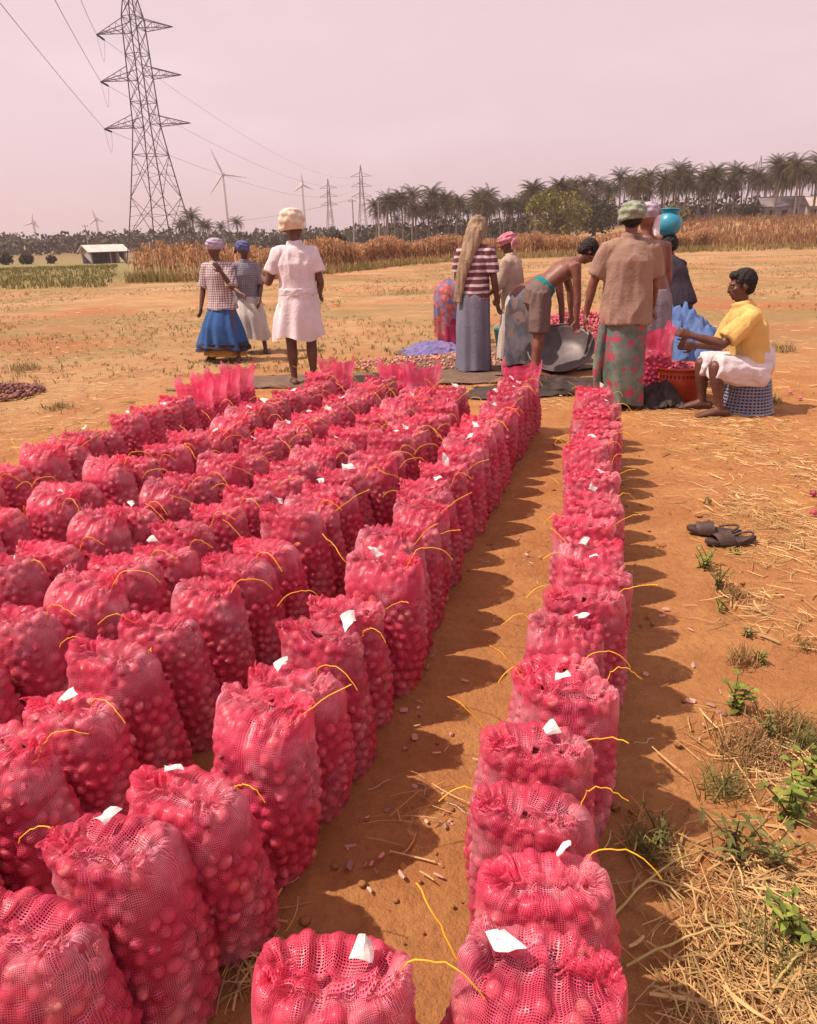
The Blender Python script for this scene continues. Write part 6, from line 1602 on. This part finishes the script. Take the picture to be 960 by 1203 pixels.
weed(868, 838, 0.13, 5, 6, 0.030, 'bright green broad leaved weed beyond the straw litter', M_weed, 940)
weed(930, 962, 0.15, 8, 7, 0.030, 'lush bright green weed at the edge of the straw litter', M_weed, 941, 0.7)
weed(955, 930, 0.13, 6, 6, 0.028, 'green weed right behind the lush bright one', M_weed, 942, 0.7)
weed(865, 1005, 0.14, 8, 7, 0.016, 'narrow leaved green weed growing out of the straw', M_weedd, 943, 0.8, 3.2)
weed(905, 1015, 0.12, 6, 6, 0.016, 'narrow leaved weed beside the lush green one', M_weedd, 944, 0.8, 3.0)
weed(828, 668, 0.13, 7, 7, 0.022, 'yellow green bushy weed in front of the sandals', M_weed, 945, 0.6)
weed(846, 690, 0.12, 8, 7, 0.016, 'darker weed next to the bushy one before the sandals', M_weedd, 946, 0.6)
weed(846, 718, 0.06, 4, 5, 0.016, 'tiny yellow green weed below the darker weed', M_weed, 947)
weed(880, 748, 0.05, 5, 4, 0.016, 'tiny flat weed on the bare soil past the sandals', M_weedd, 948, 0.9)
weed(862, 650, 0.04, 4, 4, 0.014, 'tiny sprout touching the flat sandal', M_weed, 949, 0.9)
weed(832, 592, 0.06, 4, 5, 0.014, 'small weed on the soil beyond the sandals', M_weedd, 950, 0.8)
weed(895, 780, 0.06, 5, 5, 0.014, 'small sprig beside the dry grass tuft', M_weed, 951, 0.7)
weed(775, 990, 0.10, 5, 6, 0.018, 'dark green weed in the shade of the single file', M_weedd, 952, 0.7)
weed(940, 1110, 0.12, 8, 7, 0.020, 'leafy weed standing in the thick of the straw litter', M_weed, 954, 0.8, 2.2)
weed(905, 865, 0.09, 6, 6, 0.016, 'green weed tangled in the dry grass', M_weedd, 953, 0.8)
def tuft(px, py, r, h, n, label, mt, seed, w=0.004):
    g = np.random.default_rng(seed); q = at(px, py); t = thing('grass_tuft', label, 'grass', (q.x, q.y, 0), 0, 'grass tufts on the soil'); m = MB()
    for k in range(n):
        b = np.array([g.normal(0, r * 0.45), g.normal(0, r * 0.45), 0]); a = g.uniform(0, 6.28); le = g.uniform(0.2, 1.3); d = np.array([math.cos(a) * le, math.sin(a) * le, 1.0]); d /= np.linalg.norm(d); L = h * g.uniform(0.5, 1.2); s = np.array([-math.sin(a), math.cos(a), 0]); sh = g.uniform(0, 1)
        m1 = b + d * L * 0.55; tp = b + d * L + np.array([0, 0, -0.3 * L * le * 0.6]); m.add([b - s * w / 2, b + s * w / 2, m1 + s * w * 0.4, m1 - s * w * 0.4], [[0, 1, 2, 3]], sh); m.add([m1 - s * w * 0.4, m1 + s * w * 0.4, tp], [[0, 1, 2]], sh)
    m.build('blades', mt, t, False, 'shade')['kind'] = 'stuff'
for k, (px, py, r, h, n, mt, lab) in enumerate((
    (874, 778, 0.06, 0.07, 150, M_dryg, 'reddish dry grass tuft on the bare soil'), (880, 885, 0.12, 0.09, 260, M_dryg, 'sprawling dry grass in front of the broad leaved weed'), (925, 855, 0.11, 0.08, 200, M_dryg, 'dry grass beside the stray onion'),
    (862, 700, 0.06, 0.06, 140, M_dryg, 'brown dry tuft between the bushy weeds'), (950, 875, 0.10, 0.09, 160, M_weedd, 'greenish grass patch behind the straw litter'), (850, 930, 0.08, 0.09, 120, M_weedd, 'low green grass by the soil edge'), (945, 760, 0.05, 0.05, 60, M_dryg, 'small dry tuft alone on the bare soil'),
    (915, 1130, 0.10, 0.08, 150, M_weedd, 'grass clump growing through the straw litter'), (760, 1000, 0.06, 0.08, 120, M_weedd, 'dark grass at the foot of the single file'), (290, 1120, 0.03, 0.06, 90, M_dryg, 'dry rootlets between the near sacks'),
    (900, 472, 0.14, 0.10, 150, M_grass, 'grass patch behind the seated man'), (915, 412, 0.22, 0.14, 160, M_grass, 'green patch on the field past the seated man'), (28, 434, 0.25, 0.12, 160, M_grass, 'green grass patch near the small onion heap'), (70, 480, 0.2, 0.08, 120, M_grass, 'thin grass between the onion heap and the sacks'), (480, 345, 0.8, 0.16, 240, M_grass, 'wide green patch on the field behind the workers'))):
    tuft(px, py, r, h, n, lab, mt, 960 + k, 0.004 if py > 600 else 0.010)

# ================================================================== warm dusty air
def haze():
    m = bpy.data.materials.new('dusty_air'); m.use_nodes = True; n, l = m.node_tree.nodes, m.node_tree.links; n.clear(); out = n.new('ShaderNodeOutputMaterial'); v = n.new('ShaderNodeVolumePrincipled')
    v.inputs['Color'].default_value = (0.95, 0.80, 0.82, 1); v.inputs['Density'].default_value = HAZE; v.inputs['Anisotropy'].default_value = 0.2; l.new(v.outputs[0], out.inputs['Volume'])
    b = MB(); b.box((0, 1270, 60), (5000, 2740, 130)); o = b.build('haze', m); tag(o, 'warm dusty haze hanging over the fields', 'haze', kind='stuff')
HAZE = 0.00050
haze()
